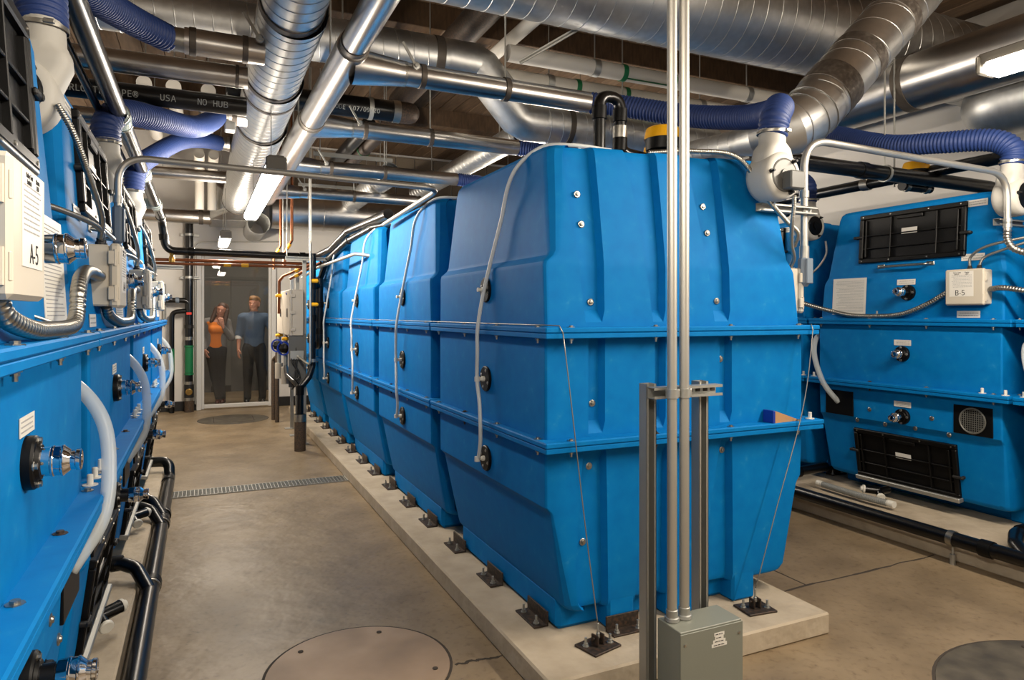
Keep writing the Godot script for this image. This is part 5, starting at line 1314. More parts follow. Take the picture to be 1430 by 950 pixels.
	for z in [-2.55, -4.02, -5.18, -5.42]:
		part(t, "branch_elbow", mb().tube(bends([Vector3(-0.52, 0.19, z - 0.10), Vector3(-0.38, 0.19, z - 0.08), Vector3(-0.31, 0.17, z - 0.04), Vector3(-0.24, 0.09, z + 0.09)], 0.08), 0.034, 16).done(40.0), "black_pipe")
		part(t, "coupling", mb().lathe(Vector3(-0.43, 0.19, z - 0.09), Vector3.RIGHT, PackedVector2Array([Vector2(0.034, 0.0), Vector2(0.040, 0.002), Vector2(0.040, 0.058), Vector2(0.034, 0.06)]), 16).done(30.0), "black_plastic")
		clamp_ring(t, Vector3(-0.240, 0.075, z + 0.02), Vector3.BACK, 0.045, 0.02, "steel", "band_clamp")
	t = black_run("drain_pipe", "black drain pipe along the foot of the right row", [Vector3(4.085, 0.165, 0.6), Vector3(4.085, 0.155, -2.35), Vector3(4.10, 0.15, -9.0)], 0.042, [[Vector3(4.085, 0.155, -2.42), Vector3.BACK], [Vector3(4.085, 0.158, -2.15), Vector3.BACK]], 0.1)
	for z in [-2.62, -4.4, -0.9]:
		clamp_ring(t, Vector3(4.087, 0.154, z), Vector3.BACK, 0.043, 0.035, "steel", "pipe_strap")
		part(t, "support", mb().lathe(Vector3(4.09, 0.0, z), Vector3.UP, PackedVector2Array([Vector2(0.016, 0.0), Vector2(0.016, 0.06), Vector2(0.007, 0.062), Vector2(0.007, 0.12)]), 12).done(30.0), "zinc")
	for z in [-2.30, -3.98]:
		part(t, "branch_elbow", mb().tube(bends([Vector3(4.085, 0.16, z + 0.10), Vector3(4.17, 0.20, z - 0.02), Vector3(4.32, 0.215, z - 0.10), Vector3(4.75, 0.22, z - 0.12)], 0.08), 0.038, 16).done(40.0), "black_pipe")
		part(t, "coupling", mb().lathe(Vector3(4.36, 0.216, z - 0.10), Vector3.RIGHT, PackedVector2Array([Vector2(0.038, 0.0), Vector2(0.046, 0.002), Vector2(0.046, 0.07), Vector2(0.038, 0.072)]), 16).done(30.0), "black_plastic")
	t = thing("ribbed_drain_tube", "short ribbed clear tube with white ends at the foot of the right row", "tube", Vector3.ZERO)
	part(t, "ribbed_tube", corrugated(spline([Vector3(4.42, 0.165, -3.86), Vector3(4.40, 0.165, -3.65), Vector3(4.39, 0.165, -3.42), Vector3(4.40, 0.165, -3.26)], 0.02), 0.021, 0.003, 0.014, 14), "ribbed_grey")
	for q in [Vector3(4.42, 0.165, -3.87), Vector3(4.40, 0.165, -3.25)]:
		part(t, "end_collar", mb().lathe(q - Vector3(0, 0, 0.025), Vector3.BACK, PackedVector2Array([Vector2(0.0, 0.0), Vector2(0.024, 0.0), Vector2(0.024, 0.05), Vector2(0.0, 0.05)]), 16).done(30.0), "white_plastic")
	# copper lines across the far aisle
	for q in [[2.115, -8.72, "upper copper pipe crossing the long aisle", 0.018], [2.065, -8.60, "lower copper pipe with yellow tags crossing the long aisle", 0.016]]:
		t = thing("copper_pipe", q[2], "pipe", Vector3.ZERO, "copper pipes across the aisle")
		plain(t, "pipe_run", pv([Vector3(-0.5, q[0], q[1]), Vector3(1.45, q[0], q[1])]), q[3], "copper", 16)
		if q[0] < 2.1:
			for x in [0.28, 0.47]: clamp_ring(t, Vector3(x, q[0], q[1]), Vector3.RIGHT, q[3], 0.08, "yellow", "yellow_tag")
	t = thing("pipe_bracket", "strut bracket with a brass valve holding the copper pipes on the left", "bracket", Vector3.ZERO)
	ms = mb(); strut(ms, Vector3(-0.5, 2.02, -8.62), Vector3(-0.18, 2.02, -8.62), Vector3(0, 0, 1))
	part(t, "channel", ms.done(), "zinc")
	part(t, "valve_body", mb().lathe(Vector3(-0.30, 2.08, -8.62), Vector3.UP, PackedVector2Array([Vector2(0.03, 0.0), Vector2(0.034, 0.04), Vector2(0.022, 0.08), Vector2(0.03, 0.11), Vector2(0.0, 0.13)]), 12).done(30.0), "brass")

func actuator(label: String, at: Vector3) -> void:
	var t := thing("valve_actuator", label, "valve", at, "yellow lidded valve actuators")
	part(t, "valve_body", mb().tube(bends([Vector3(-0.16, 0.04, 0), Vector3(0.0, 0.04, 0), Vector3(0.16, 0.04, 0.0)], 0.03), 0.036, 16).done(40.0), "black_pipe")
	for x in [-0.12, 0.10]: clamp_ring(t, Vector3(x, 0.04, 0), Vector3.RIGHT, 0.037, 0.04, "steel", "band_clamp")
	part(t, "motor_housing", mb().lathe(Vector3(0, 0.05, 0), Vector3.UP, PackedVector2Array([Vector2(0.05, 0.0), Vector2(0.05, 0.04), Vector2(0.088, 0.06), Vector2(0.092, 0.12), Vector2(0.0, 0.12)]), 24).done(30.0), "black_plastic")
	part(t, "yellow_lid", mb().lathe(Vector3(0, 0.168, 0), Vector3.UP, PackedVector2Array([Vector2(0.0, 0.0), Vector2(0.096, 0.0), Vector2(0.094, 0.02), Vector2(0.086, 0.055), Vector2(0.078, 0.062), Vector2(0.0, 0.062)]), 24).done(30.0), "yellow")
	part(t, "sticker", mb().box(Vector3(0.0, 0.207, 0.0935), Vector3(0.04, 0.016, 0.002), 0.0, Basis(Vector3.RIGHT, -0.22)).done(), "paper")

func far_end() -> void:
	# stack on the far wall, left of the glazed door
	var t := thing("soil_stack", "black stack pipe with a green label left of the glazed door", "pipe", Vector3(-0.165, 0, -11.5))
	part(t, "cast_foot", mb().lathe(Vector3.ZERO, Vector3.UP, PackedVector2Array([Vector2(0.066, 0.0), Vector2(0.066, 0.16), Vector2(0.060, 0.165), Vector2(0.060, 0.20)]), 20).done(30.0), "cast_iron")
	part(t, "stack_pipe", mb().rod(Vector3(0, 0.18, 0), Vector3(0, 2.9, 0), 0.058, 20).done(40.0), "black_pipe")
	part(t, "cleanout_body", mb().rod(Vector3(0, 0.22, 0), Vector3(0, 0.42, 0), 0.068, 20).done(40.0), "black_matte")
	part(t, "cleanout_plug", mb().lathe(Vector3(0, 0.31, 0.05), Vector3.BACK, PackedVector2Array([Vector2(0.05, 0.0), Vector2(0.05, 0.025), Vector2(0.042, 0.03), Vector2(0.018, 0.03), Vector2(0.018, 0.045), Vector2(0.0, 0.045)]), 16).done(30.0), "brass")
	part(t, "green_label", mb().tube(pv([Vector3(0, 0.60, 0), Vector3(0, 0.98, 0)]), 0.0595, 20, false).done(40.0), "green")
	for y in [0.58, 1.0]: clamp_ring(t, Vector3(0, y, 0), Vector3.UP, 0.06, 0.03, "green", "label_band")
	part(t, "red_label", mb().box(Vector3(0, 1.50, 0.058), Vector3(0.07, 0.035, 0.004), 0.0).done(), "red")
	for y in [0.20, 0.44, 1.12, 1.30]: clamp_ring(t, Vector3(0, y, 0), Vector3.UP, 0.06, 0.05, "steel" if y != 1.30 else "black_matte", "coupling")
	for y in [2.05, 2.70]:
		var m := mb(); strut(m, Vector3(-0.12, y, -0.07), Vector3(0.14, y, -0.07), Vector3(0, 0, 1))
		part(t, "wall_bracket", m.done(), "zinc")
		clamp_ring(t, Vector3(0, y, 0), Vector3.UP, 0.059, 0.035, "zinc", "pipe_strap")
	part(t, "branch_arm", mb().tube(bends([Vector3(-0.42, 1.70, 0.02), Vector3(0.0, 1.70, 0.02), Vector3(0.0, 1.5, 0.01)], 0.09), 0.040, 16).done(40.0), "black_pipe")
	for x in [-0.34, -0.16]: clamp_ring(t, Vector3(x, 1.70, 0.02), Vector3.RIGHT, 0.041, 0.05, "grey_cast", "coupling")
	t = thing("soil_stack", "thinner black pipe with a green label beside the stack pipe", "pipe", Vector3(-0.40, 0, -11.48))
	part(t, "stack_pipe", mb().tube(bends([Vector3(0, 0.0, 0), Vector3(0, 1.52, 0), Vector3(0.19, 1.54, 0)], 0.09), 0.036, 16).done(40.0), "black_pipe")
	part(t, "green_label", mb().tube(pv([Vector3(0, 0.62, 0), Vector3(0, 0.97, 0)]), 0.0375, 16, false).done(40.0), "green")
	t = thing("wall_strut", "vertical slotted strut on the far wall beside the left row", "bracket", Vector3.ZERO)
	var ms := mb(); strut(ms, Vector3(-0.50, 1.35, -11.6), Vector3(-0.50, 1.95, -11.6), Vector3(0, 0, 1))
	part(t, "channel", ms.done(), "zinc")
	emt("thin conduit bending over the glazed door from the stack pipe", [Vector3(-0.08, 0.1, -11.6), Vector3(-0.08, 2.60, -11.6), Vector3(1.15, 2.66, -11.6)], 0.010, [], 0.14)
	# ---- services to the right of the glazed door
	for q in [[-8.34, "cream wall panel of the control pair, nearer the drain stub"], [-9.06, "cream wall panel of the control pair, nearer the glazed door"]]:
		t = thing("control_cabinet", q[1], "control panel", Vector3(0.985, 1.51, q[0]), "tall cream control panels")
		part(t, "cabinet", mb().box(Vector3(0.01, 0, 0), Vector3(0.12, 0.52, 0.68), 0.006).done(), "panel_grey")
		part(t, "door", mb().box(Vector3(-0.065, 0, 0), Vector3(0.03, 0.525, 0.685), 0.008).done(), "panel_grey")
		for y in [-0.19, 0.0, 0.19]:
			part(t, "hinge", mb().box(Vector3(-0.045, y, 0.345), Vector3(0.055, 0.035, 0.012), 0.003).done(), "panel_grey")
		part(t, "door_handle", mb().box(Vector3(-0.085, 0.0, 0.12), Vector3(0.012, 0.10, 0.035), 0.004).done(), "grey_sheet")
		part(t, "indicator", mb().lathe(Vector3(-0.08, 0.22, 0.05), Vector3.LEFT, PackedVector2Array([Vector2(0.014, 0.0), Vector2(0.014, 0.008), Vector2(0.0, 0.01)]), 10).done(), "blue_valve" if q[0] > -8.5 else "red")
	t = thing("backing_sheet", "clear smoky backing sheet below the control panels", "sheet", Vector3.ZERO)
	part(t, "sheet", mb().box(Vector3(0.99, 0.97, -8.02), Vector3(0.19, 0.60, 0.008)).done(), "grey_sheet")
	part(t, "junction_plate", mb().box(Vector3(0.985, 1.03, -8.005), Vector3(0.15, 0.10, 0.03), 0.004).done(), "zinc")
	t = thing("strut_stand", "galvanised strut frame carrying the control panels", "stand", Vector3.ZERO)
	for z in [-8.12, -8.75, -9.3]:
		var m := mb(); strut(m, Vector3(1.08, 0.0, z), Vector3(1.08, 2.13, z), Vector3(-1, 0, 0))
		part(t, "post", m.done(), "zinc")
		part(t, "foot_plate", mb().box(Vector3(1.06, 0.005, z), Vector3(0.14, 0.01, 0.10), 0.001).done(), "zinc")
	var mr := mb(); strut(mr, Vector3(0.86, 2.12, -8.0), Vector3(1.32, 2.12, -8.0), Vector3(0, 0, 1))
	part(t, "cross_rail", mr.done(), "zinc")
	emt("thin conduit dropping from the ceiling to the junction plate by the drain stub", [Vector3(1.09, 4.2, -7.72), Vector3(1.09, 0.93, -7.72), Vector3(0.99, 1.02, -7.98)], 0.012, [], 0.05)
	for q in [[0.93, -8.5, "thin threaded rod hanging over the control cabinets"], [1.0, -9.6, "thin threaded rod hanging between the cabinets and the far wall"], [1.02, -7.3, "thin threaded rod hanging in front of the control cabinets"]]:
		single("threaded_rod", mb().rod(Vector3(q[0], 2.15, q[1]), Vector3(q[0], 4.28, q[1]), 0.006, 8).done(40.0), "zinc", q[2], "rod", "thin hanging rods")
	# drain stub and its wye
	t = thing("drain_stub", "rusty cast iron drain stub with a black wye beside the middle row", "pipe", Vector3(0.985, 0, -7.75))
	part(t, "cast_pipe", mb().rod(Vector3(0, 0, 0), Vector3(0, 0.34, 0), 0.060, 20).done(40.0), "cast_iron")
	clamp_ring(t, Vector3(0, 0.36, 0), Vector3.UP, 0.060, 0.08, "steel", "band_clamp")
	part(t, "black_pipe", mb().rod(Vector3(0, 0.33, 0), Vector3(0, 0.72, 0), 0.037, 18).done(40.0), "black_pipe")
	clamp_ring(t, Vector3(0, 0.66, 0), Vector3.UP, 0.038, 0.10, "black_plastic", "coupling")
	part(t, "wye_arm", mb().tube(bends([Vector3(0, 0.68, 0), Vector3(0.10, 0.80, -0.03), Vector3(0.14, 0.92, -0.05), Vector3(0.145, 2.16, -0.06)], 0.06), 0.034, 18).done(40.0), "black_pipe")
	part(t, "wye_arm", mb().tube(bends([Vector3(0, 0.68, 0), Vector3(-0.05, 0.75, -0.08), Vector3(-0.10, 0.80, -0.3), Vector3(-0.065, 0.86, -0.78)], 0.06), 0.027, 18).done(40.0), "black_pipe")
	for y in [1.15, 1.45, 1.8]: clamp_ring(t, Vector3(0.145, y, -0.06), Vector3.UP, 0.035, 0.07, "black_plastic", "coupling")
	clamp_ring(t, Vector3(0.14, 0.98, -0.05), Vector3.UP, 0.035, 0.035, "zinc", "pipe_strap")
	black_run("drain_pipe", "black U-trap pipe between the control panels and the middle row", [Vector3(1.22, 1.9, -7.95), Vector3(1.22, 1.15, -7.95), Vector3(1.22, 1.12, -8.15), Vector3(1.22, 1.75, -8.2)], 0.045, [[Vector3(1.22, 1.3, -7.95), Vector3.UP], [Vector3(1.22, 1.6, -7.95), Vector3.UP]], 0.09)
	black_run("drain_pipe", "black pipe slanting from the U-trap towards the middle row", [Vector3(1.12, 1.84, -7.86), Vector3(1.22, 1.80, -7.95), Vector3(1.30, 1.92, -8.6)], 0.036, [], 0.06)
	# copper risers with yellow tags
	for k in 2:
		t = thing("copper_pipe", ["bent copper riser with yellow tags beside the glazed door", "bent copper riser above the control panels"][k], "pipe", Vector3.ZERO, "copper risers")
		var dz := -0.75 * k; var dx := 0.06 * k
		plain(t, "pipe_run", bends([Vector3(0.98 + dx, 4.27, -9.7 - dz), Vector3(0.98 + dx, 2.42, -9.7 - dz), Vector3(0.90 + dx, 2.26, -9.75 - dz), Vector3(0.90 + dx, 2.1, -9.75 - dz)], 0.05), 0.018, "copper", 14)
		clamp_ring(t, Vector3(0.945 + dx, 2.345, -9.72 - dz), Vector3(0.5, 1, 0.3), 0.018, 0.07, "yellow", "yellow_tag")
		t = thing("copper_pipe", ["copper pipe sloping down to the control panels", "copper pipe sloping behind the slotted rail"][k], "pipe", Vector3.ZERO, "copper risers")
		plain(t, "pipe_run", bends([Vector3(1.22 + dx, 2.10, -8.5 - dz), Vector3(0.92 + dx, 1.96, -8.8 - dz * 0.2), Vector3(0.88, 1.9, -8.85), Vector3(0.88, 1.5 if k == 0 else 1.85, -8.9)] if k == 0 else [Vector3(1.28, 2.10, -8.2), Vector3(0.98, 1.92, -8.6)], 0.05), 0.018, "copper", 14)
		clamp_ring(t, Vector3(1.07, 2.03, -8.65) if k == 0 else Vector3(1.05, 1.962, -8.507), Vector3(0.3, 0.14, 0.3) if k == 0 else Vector3(0.3, 0.18, 0.4), 0.018, 0.06, "yellow", "yellow_tag")
	# valves below the panels
	for k in 2:
		t = thing("pump_riser", ["riser with a blue rimmed black valve below the control panels", "riser with a blue rimmed valve by the glazed door"][k], "valve", Vector3(0.92, 0, -8.55 - 0.75 * k), "blue rimmed valves")
		part(t, "riser_pipe", mb().rod(Vector3(0, 0.75, 0), Vector3(0, 1.27, 0), 0.026, 14).done(40.0), "zinc")
		part(t, "valve_body", mb().lathe(Vector3(0, 1.02, 0), Vector3.UP, PackedVector2Array([Vector2(0.0, 0.0), Vector2(0.06, 0.02), Vector2(0.078, 0.065), Vector2(0.06, 0.11), Vector2(0.0, 0.13)]), 18).done(40.0), "black_plastic")
		part(t, "blue_rim", mb().lathe(Vector3(-0.02, 1.085, 0.03), Vector3(-0.6, 0, 0.8), PackedVector2Array([Vector2(0.07, 0.0), Vector2(0.085, 0.0), Vector2(0.085, 0.02), Vector2(0.07, 0.02)]), 20).done(30.0), "blue_valve")
		part(t, "pump_body", mb().rod(Vector3(0, 0.66, 0), Vector3(0, 0.86, 0), 0.05, 14).done(40.0), "panel_grey")
	for q in [[0.92, 1.22, -9.262, "yellow handled valve on the riser nearer the glazed door"], [0.92, 1.20, -8.512, "yellow handled valve under the control cabinets"], [1.13, 1.86, -7.755, "yellow handled valve high on the black riser by the middle row"], [1.13, 1.60, -7.755, "yellow handled valve lower on the black riser by the middle row"], [0.88, 1.72, -8.862, "yellow handled valve on the bent copper pipe beside the control cabinets"]]:
		t = thing("yellow_valve", q[3], "valve", Vector3(q[0], q[1], q[2]), "yellow handled valves")
		part(t, "handle", mb().box(Vector3(0, 0, 0.02), Vector3(0.10, 0.04, 0.03), 0.012).done(), "yellow")
		part(t, "stem", mb().rod(Vector3(0, 0, 0.0), Vector3(0, 0, -0.07), 0.014, 10).done(40.0), "brass")
	for q in [[0.955, -9.9, 0.92, "taller rusty vertical pipe standing beside the glazed door"], [0.93, -10.15, 0.80, "shorter rusty vertical pipe standing beside the glazed door"]]:
		t = thing("rusty_riser", q[3], "pipe", Vector3(q[0], 0, q[1]), "rusty risers")
		part(t, "riser_pipe", mb().rod(Vector3.ZERO, Vector3(0, q[2], 0), 0.028, 14).done(40.0), "cast_iron")
		part(t, "bend", mb().tube(bends([Vector3(0, q[2] - 0.03, 0), Vector3(0, q[2] + 0.05, 0), Vector3(0.08, q[2] + 0.16, 0.2)], 0.05), 0.026, 14).done(40.0), "cast_iron")
	var wires := thing("wire_loops", "loose black cables hanging below the control panels", "cable", Vector3.ZERO)
	for k in 3:
		part(wires, "cable_run", mb().tube(spline([Vector3(0.96 + 0.02 * k, 1.26, -8.05 - 0.1 * k), Vector3(0.98 - 0.03 * k, 1.0, -8.0), Vector3(0.95 + 0.03 * k, 0.8, -7.95), Vector3(0.92, 0.72 - 0.03 * k, -7.9), Vector3(0.99, 0.80, -7.85)], 0.04), 0.008, 8).smooth(), "black_matte")

# ---------------------------------------------------------------- people: a distance field of tapered capsules, meshed as surface nets
func field_mesh(out: MB, bones: Array, cell: float, k: float, cuts := []) -> void:
	var lo := Vector3.ONE * 1e9; var hi := -lo
	for b in bones:
		var r: float = maxf(b[2], b[3]) + k + cell * 3.0
		for q in [b[0], b[1]]:
			lo = lo.min(q - Vector3.ONE * r); hi = hi.max(q + Vector3.ONE * r)
	var n := Vector3i(((hi - lo) / cell).ceil()) + Vector3i.ONE
	var val := PackedFloat32Array(); val.resize(n.x * n.y * n.z); val.fill(9.0)
	for b in bones:
		var a: Vector3 = b[0]; var e: Vector3 = b[1]; var ra: float = b[2]; var rb: float = b[3]
		var sq: Vector3 = b[4] if b.size() > 4 else Vector3.ONE
		var r := maxf(ra, rb) * maxf(1.0, maxf(1.0 / sq.x, 1.0 / sq.z)) + k + cell * 2.0
		var i0 := Vector3i(((a.min(e) - Vector3.ONE * r - lo) / cell).floor()).clamp(Vector3i.ZERO, n - Vector3i.ONE)
		var i1 := Vector3i(((a.max(e) + Vector3.ONE * r - lo) / cell).ceil()).clamp(Vector3i.ZERO, n - Vector3i.ONE)
		var d := (e - a) * sq; var dd := maxf(d.length_squared(), 1e-9)
		for z in range(i0.z, i1.z + 1):
			for y in range(i0.y, i1.y + 1):
				for x in range(i0.x, i1.x + 1):
					var p := (lo + Vector3(x, y, z) * cell - a) * sq
					var f := clampf(p.dot(d) / dd, 0.0, 1.0)
					var v := (p - d * f).length() - lerpf(ra, rb, f)
					var id := (z * n.y + y) * n.x + x
					var w := val[id]
					var h := maxf(k - absf(w - v), 0.0) / k
					val[id] = minf(w, v) - h * h * k * 0.25
	if cuts:
		for z in n.z:
			for y in n.y:
				for x in n.x:
					var id := (z * n.y + y) * n.x + x
					if val[id] < cell * 3.0:
						var p := lo + Vector3(x, y, z) * cell
						for c in cuts: val[id] = maxf(val[id], (p - c[0]).dot(c[1]))
	var ids := {}
	var ox := [0, 1, 0, 1, 0, 1, 0, 1]; var oy := [0, 0, 1, 1, 0, 0, 1, 1]; var oz := [0, 0, 0, 0, 1, 1, 1, 1]
	var edges := [[0, 1], [2, 3], [4, 5], [6, 7], [0, 2], [1, 3], [4, 6], [5, 7], [0, 4], [1, 5], [2, 6], [3, 7]]
	for z in n.z - 1:
		for y in n.y - 1:
			for x in n.x - 1:
				if absf(val[(z * n.y + y) * n.x + x]) > cell * 2.5: continue
				var c := PackedFloat32Array(); c.resize(8)
				var neg := 0
				for i in 8:
					c[i] = val[((z + oz[i]) * n.y + y + oy[i]) * n.x + x + ox[i]]
					if c[i] < 0.0: neg += 1
				if neg == 0 or neg == 8: continue
				var s := Vector3.ZERO; var m := 0
				for ed in edges:
					var va := c[ed[0]]; var vb := c[ed[1]]
					if (va < 0.0) != (vb < 0.0):
						var f := va / (va - vb)
						s += Vector3(lerpf(ox[ed[0]], ox[ed[1]], f), lerpf(oy[ed[0]], oy[ed[1]], f), lerpf(oz[ed[0]], oz[ed[1]], f)); m += 1
				ids[Vector3i(x, y, z)] = lo + (Vector3(x, y, z) + s / m) * cell
	for key: Vector3i in ids:
		var x := key.x; var y := key.y; var z := key.z
		if x == 0 or y == 0 or z == 0: continue
		var v0 := val[(z * n.y + y) * n.x + x]
		for ax in 3:
			var o := Vector3i.ZERO; o[ax] = 1
			var v1 := val[((z + o.z) * n.y + y + o.y) * n.x + x + o.x]
			if (v0 < 0.0) == (v1 < 0.0): continue
			var u := Vector3i.ZERO; u[(ax + 1) % 3] = 1
			var w := Vector3i.ZERO; w[(ax + 2) % 3] = 1
			if not (ids.has(key - u) and ids.has(key - w) and ids.has(key - u - w)): continue
			var p0: Vector3 = ids[key]; var p1: Vector3 = ids[key - u]; var p2: Vector3 = ids[key - u - w]; var p3: Vector3 = ids[key - w]
			if v0 < 0.0: out.quad(p0, p1, p2, p3)
			else: out.quad(p0, p3, p2, p1)

# a hand at the wrist w: 'along' points to the fingertips, 'out' to the thumb side, 'palm' out of the palm
func hand(out: MB, w: Vector3, along: Vector3, thumb: Vector3, palm: Vector3, curl: float) -> void:
	var bones := [[w - along * 0.02, w + along * 0.03, 0.026, 0.026], [w + along * 0.03 + thumb * 0.018, w + along * 0.085 + thumb * 0.026, 0.016, 0.012], [w + along * 0.03 - thumb * 0.012, w + along * 0.08 - thumb * 0.026, 0.018, 0.012], [w + along * 0.03, w + along * 0.085, 0.02, 0.014]]
	for i in 4:
		var s: float = [0.028, 0.009, -0.010, -0.028][i]
		var l: float = [0.068, 0.076, 0.070, 0.055][i]
		var p := w + along * 0.085 + thumb * s
		var d := along
		for j in 3:
			d = (d + palm * curl * (j + 1) * 0.5).normalized()
			var q: Vector3 = p + d * l * [0.45, 0.32, 0.23][j]
			bones.append([p, q, 0.0092 - 0.0008 * j, 0.0086 - 0.0008 * j]); p = q
	var p1 := w + along * 0.025 + thumb * 0.028
	var p2 := p1 + (along * 0.7 + thumb * 0.75 + palm * 0.3).normalized() * 0.042
	var p3 := p2 + (along + thumb * 0.25 + palm * 0.3).normalized() * 0.034
	bones.append([p1, p2, 0.013, 0.010]); bones.append([p2, p3, 0.010, 0.008])
	field_mesh(out, bones, 0.005, 0.006)

func head_bones(c: Vector3, yaw: float, tilt: float) -> Array:
	var b := Basis(Vector3.FORWARD, tilt) * Basis(Vector3.UP, yaw)
	var q := func(x: float, y: float, z: float) -> Vector3: return c + b * Vector3(x, y, z)
	return [[q.call(0, 0.035, -0.02), q.call(0, 0.04, 0.012), 0.084, 0.080], [q.call(0, -0.02, 0.012), q.call(0, -0.085, 0.045), 0.066, 0.030], [q.call(-0.03, -0.07, 0.03), q.call(0.03, -0.07, 0.03), 0.032, 0.032], [q.call(0, 0.012, 0.085), q.call(0, -0.022, 0.104), 0.008, 0.013], [q.call(-0.028, 0.028, 0.078), q.call(0.028, 0.028, 0.078), 0.016, 0.016],
		[q.call(-0.032, -0.018, 0.062), q.call(-0.03, -0.02, 0.06), 0.025, 0.025], [q.call(0.032, -0.018, 0.062), q.call(0.03, -0.02, 0.06), 0.025, 0.025], [q.call(-0.018, -0.052, 0.074), q.call(0.018, -0.052, 0.074), 0.012, 0.012], [q.call(-0.082, 0.012, -0.012), q.call(-0.082, -0.028, -0.008), 0.013, 0.009], [q.call(0.082, 0.012, -0.012), q.call(0.082, -0.028, -0.008), 0.013, 0.009]]

func face(parent: Node, c: Vector3, yaw: float, tilt: float) -> void:
	var b := Basis(Vector3.FORWARD, tilt) * Basis(Vector3.UP, yaw)
	for x in [-0.031, 0.031]:
		put(parent, "eye", shared("eye", func(): return mb().lathe(Vector3(0, 0, -0.006), Vector3.BACK, PackedVector2Array([Vector2(0.0, 0.0), Vector2(0.009, 0.004), Vector2(0.006, 0.009), Vector2(0.0, 0.010)]), 10).smooth()), "ink", c + b * Vector3(x, 0.008, 0.083), b)
		put(parent, "eyebrow", shared("brow", func(): return mb().box(Vector3.ZERO, Vector3(0.032, 0.006, 0.006), 0.002).done()), "hair_brown", c + b * Vector3(x, 0.034, 0.091), b)
	put(parent, "mouth", shared("mouth", func(): return mb().box(Vector3.ZERO, Vector3(0.044, 0.008, 0.006), 0.003).done()), "lips", c + b * Vector3(0, -0.053, 0.084), b)

func grow(b: Array, by: float) -> Array:
	var o := []
	for q in b:
		var c: Array = q.duplicate(); c[2] += by; c[3] += by; o.append(c)
	return o

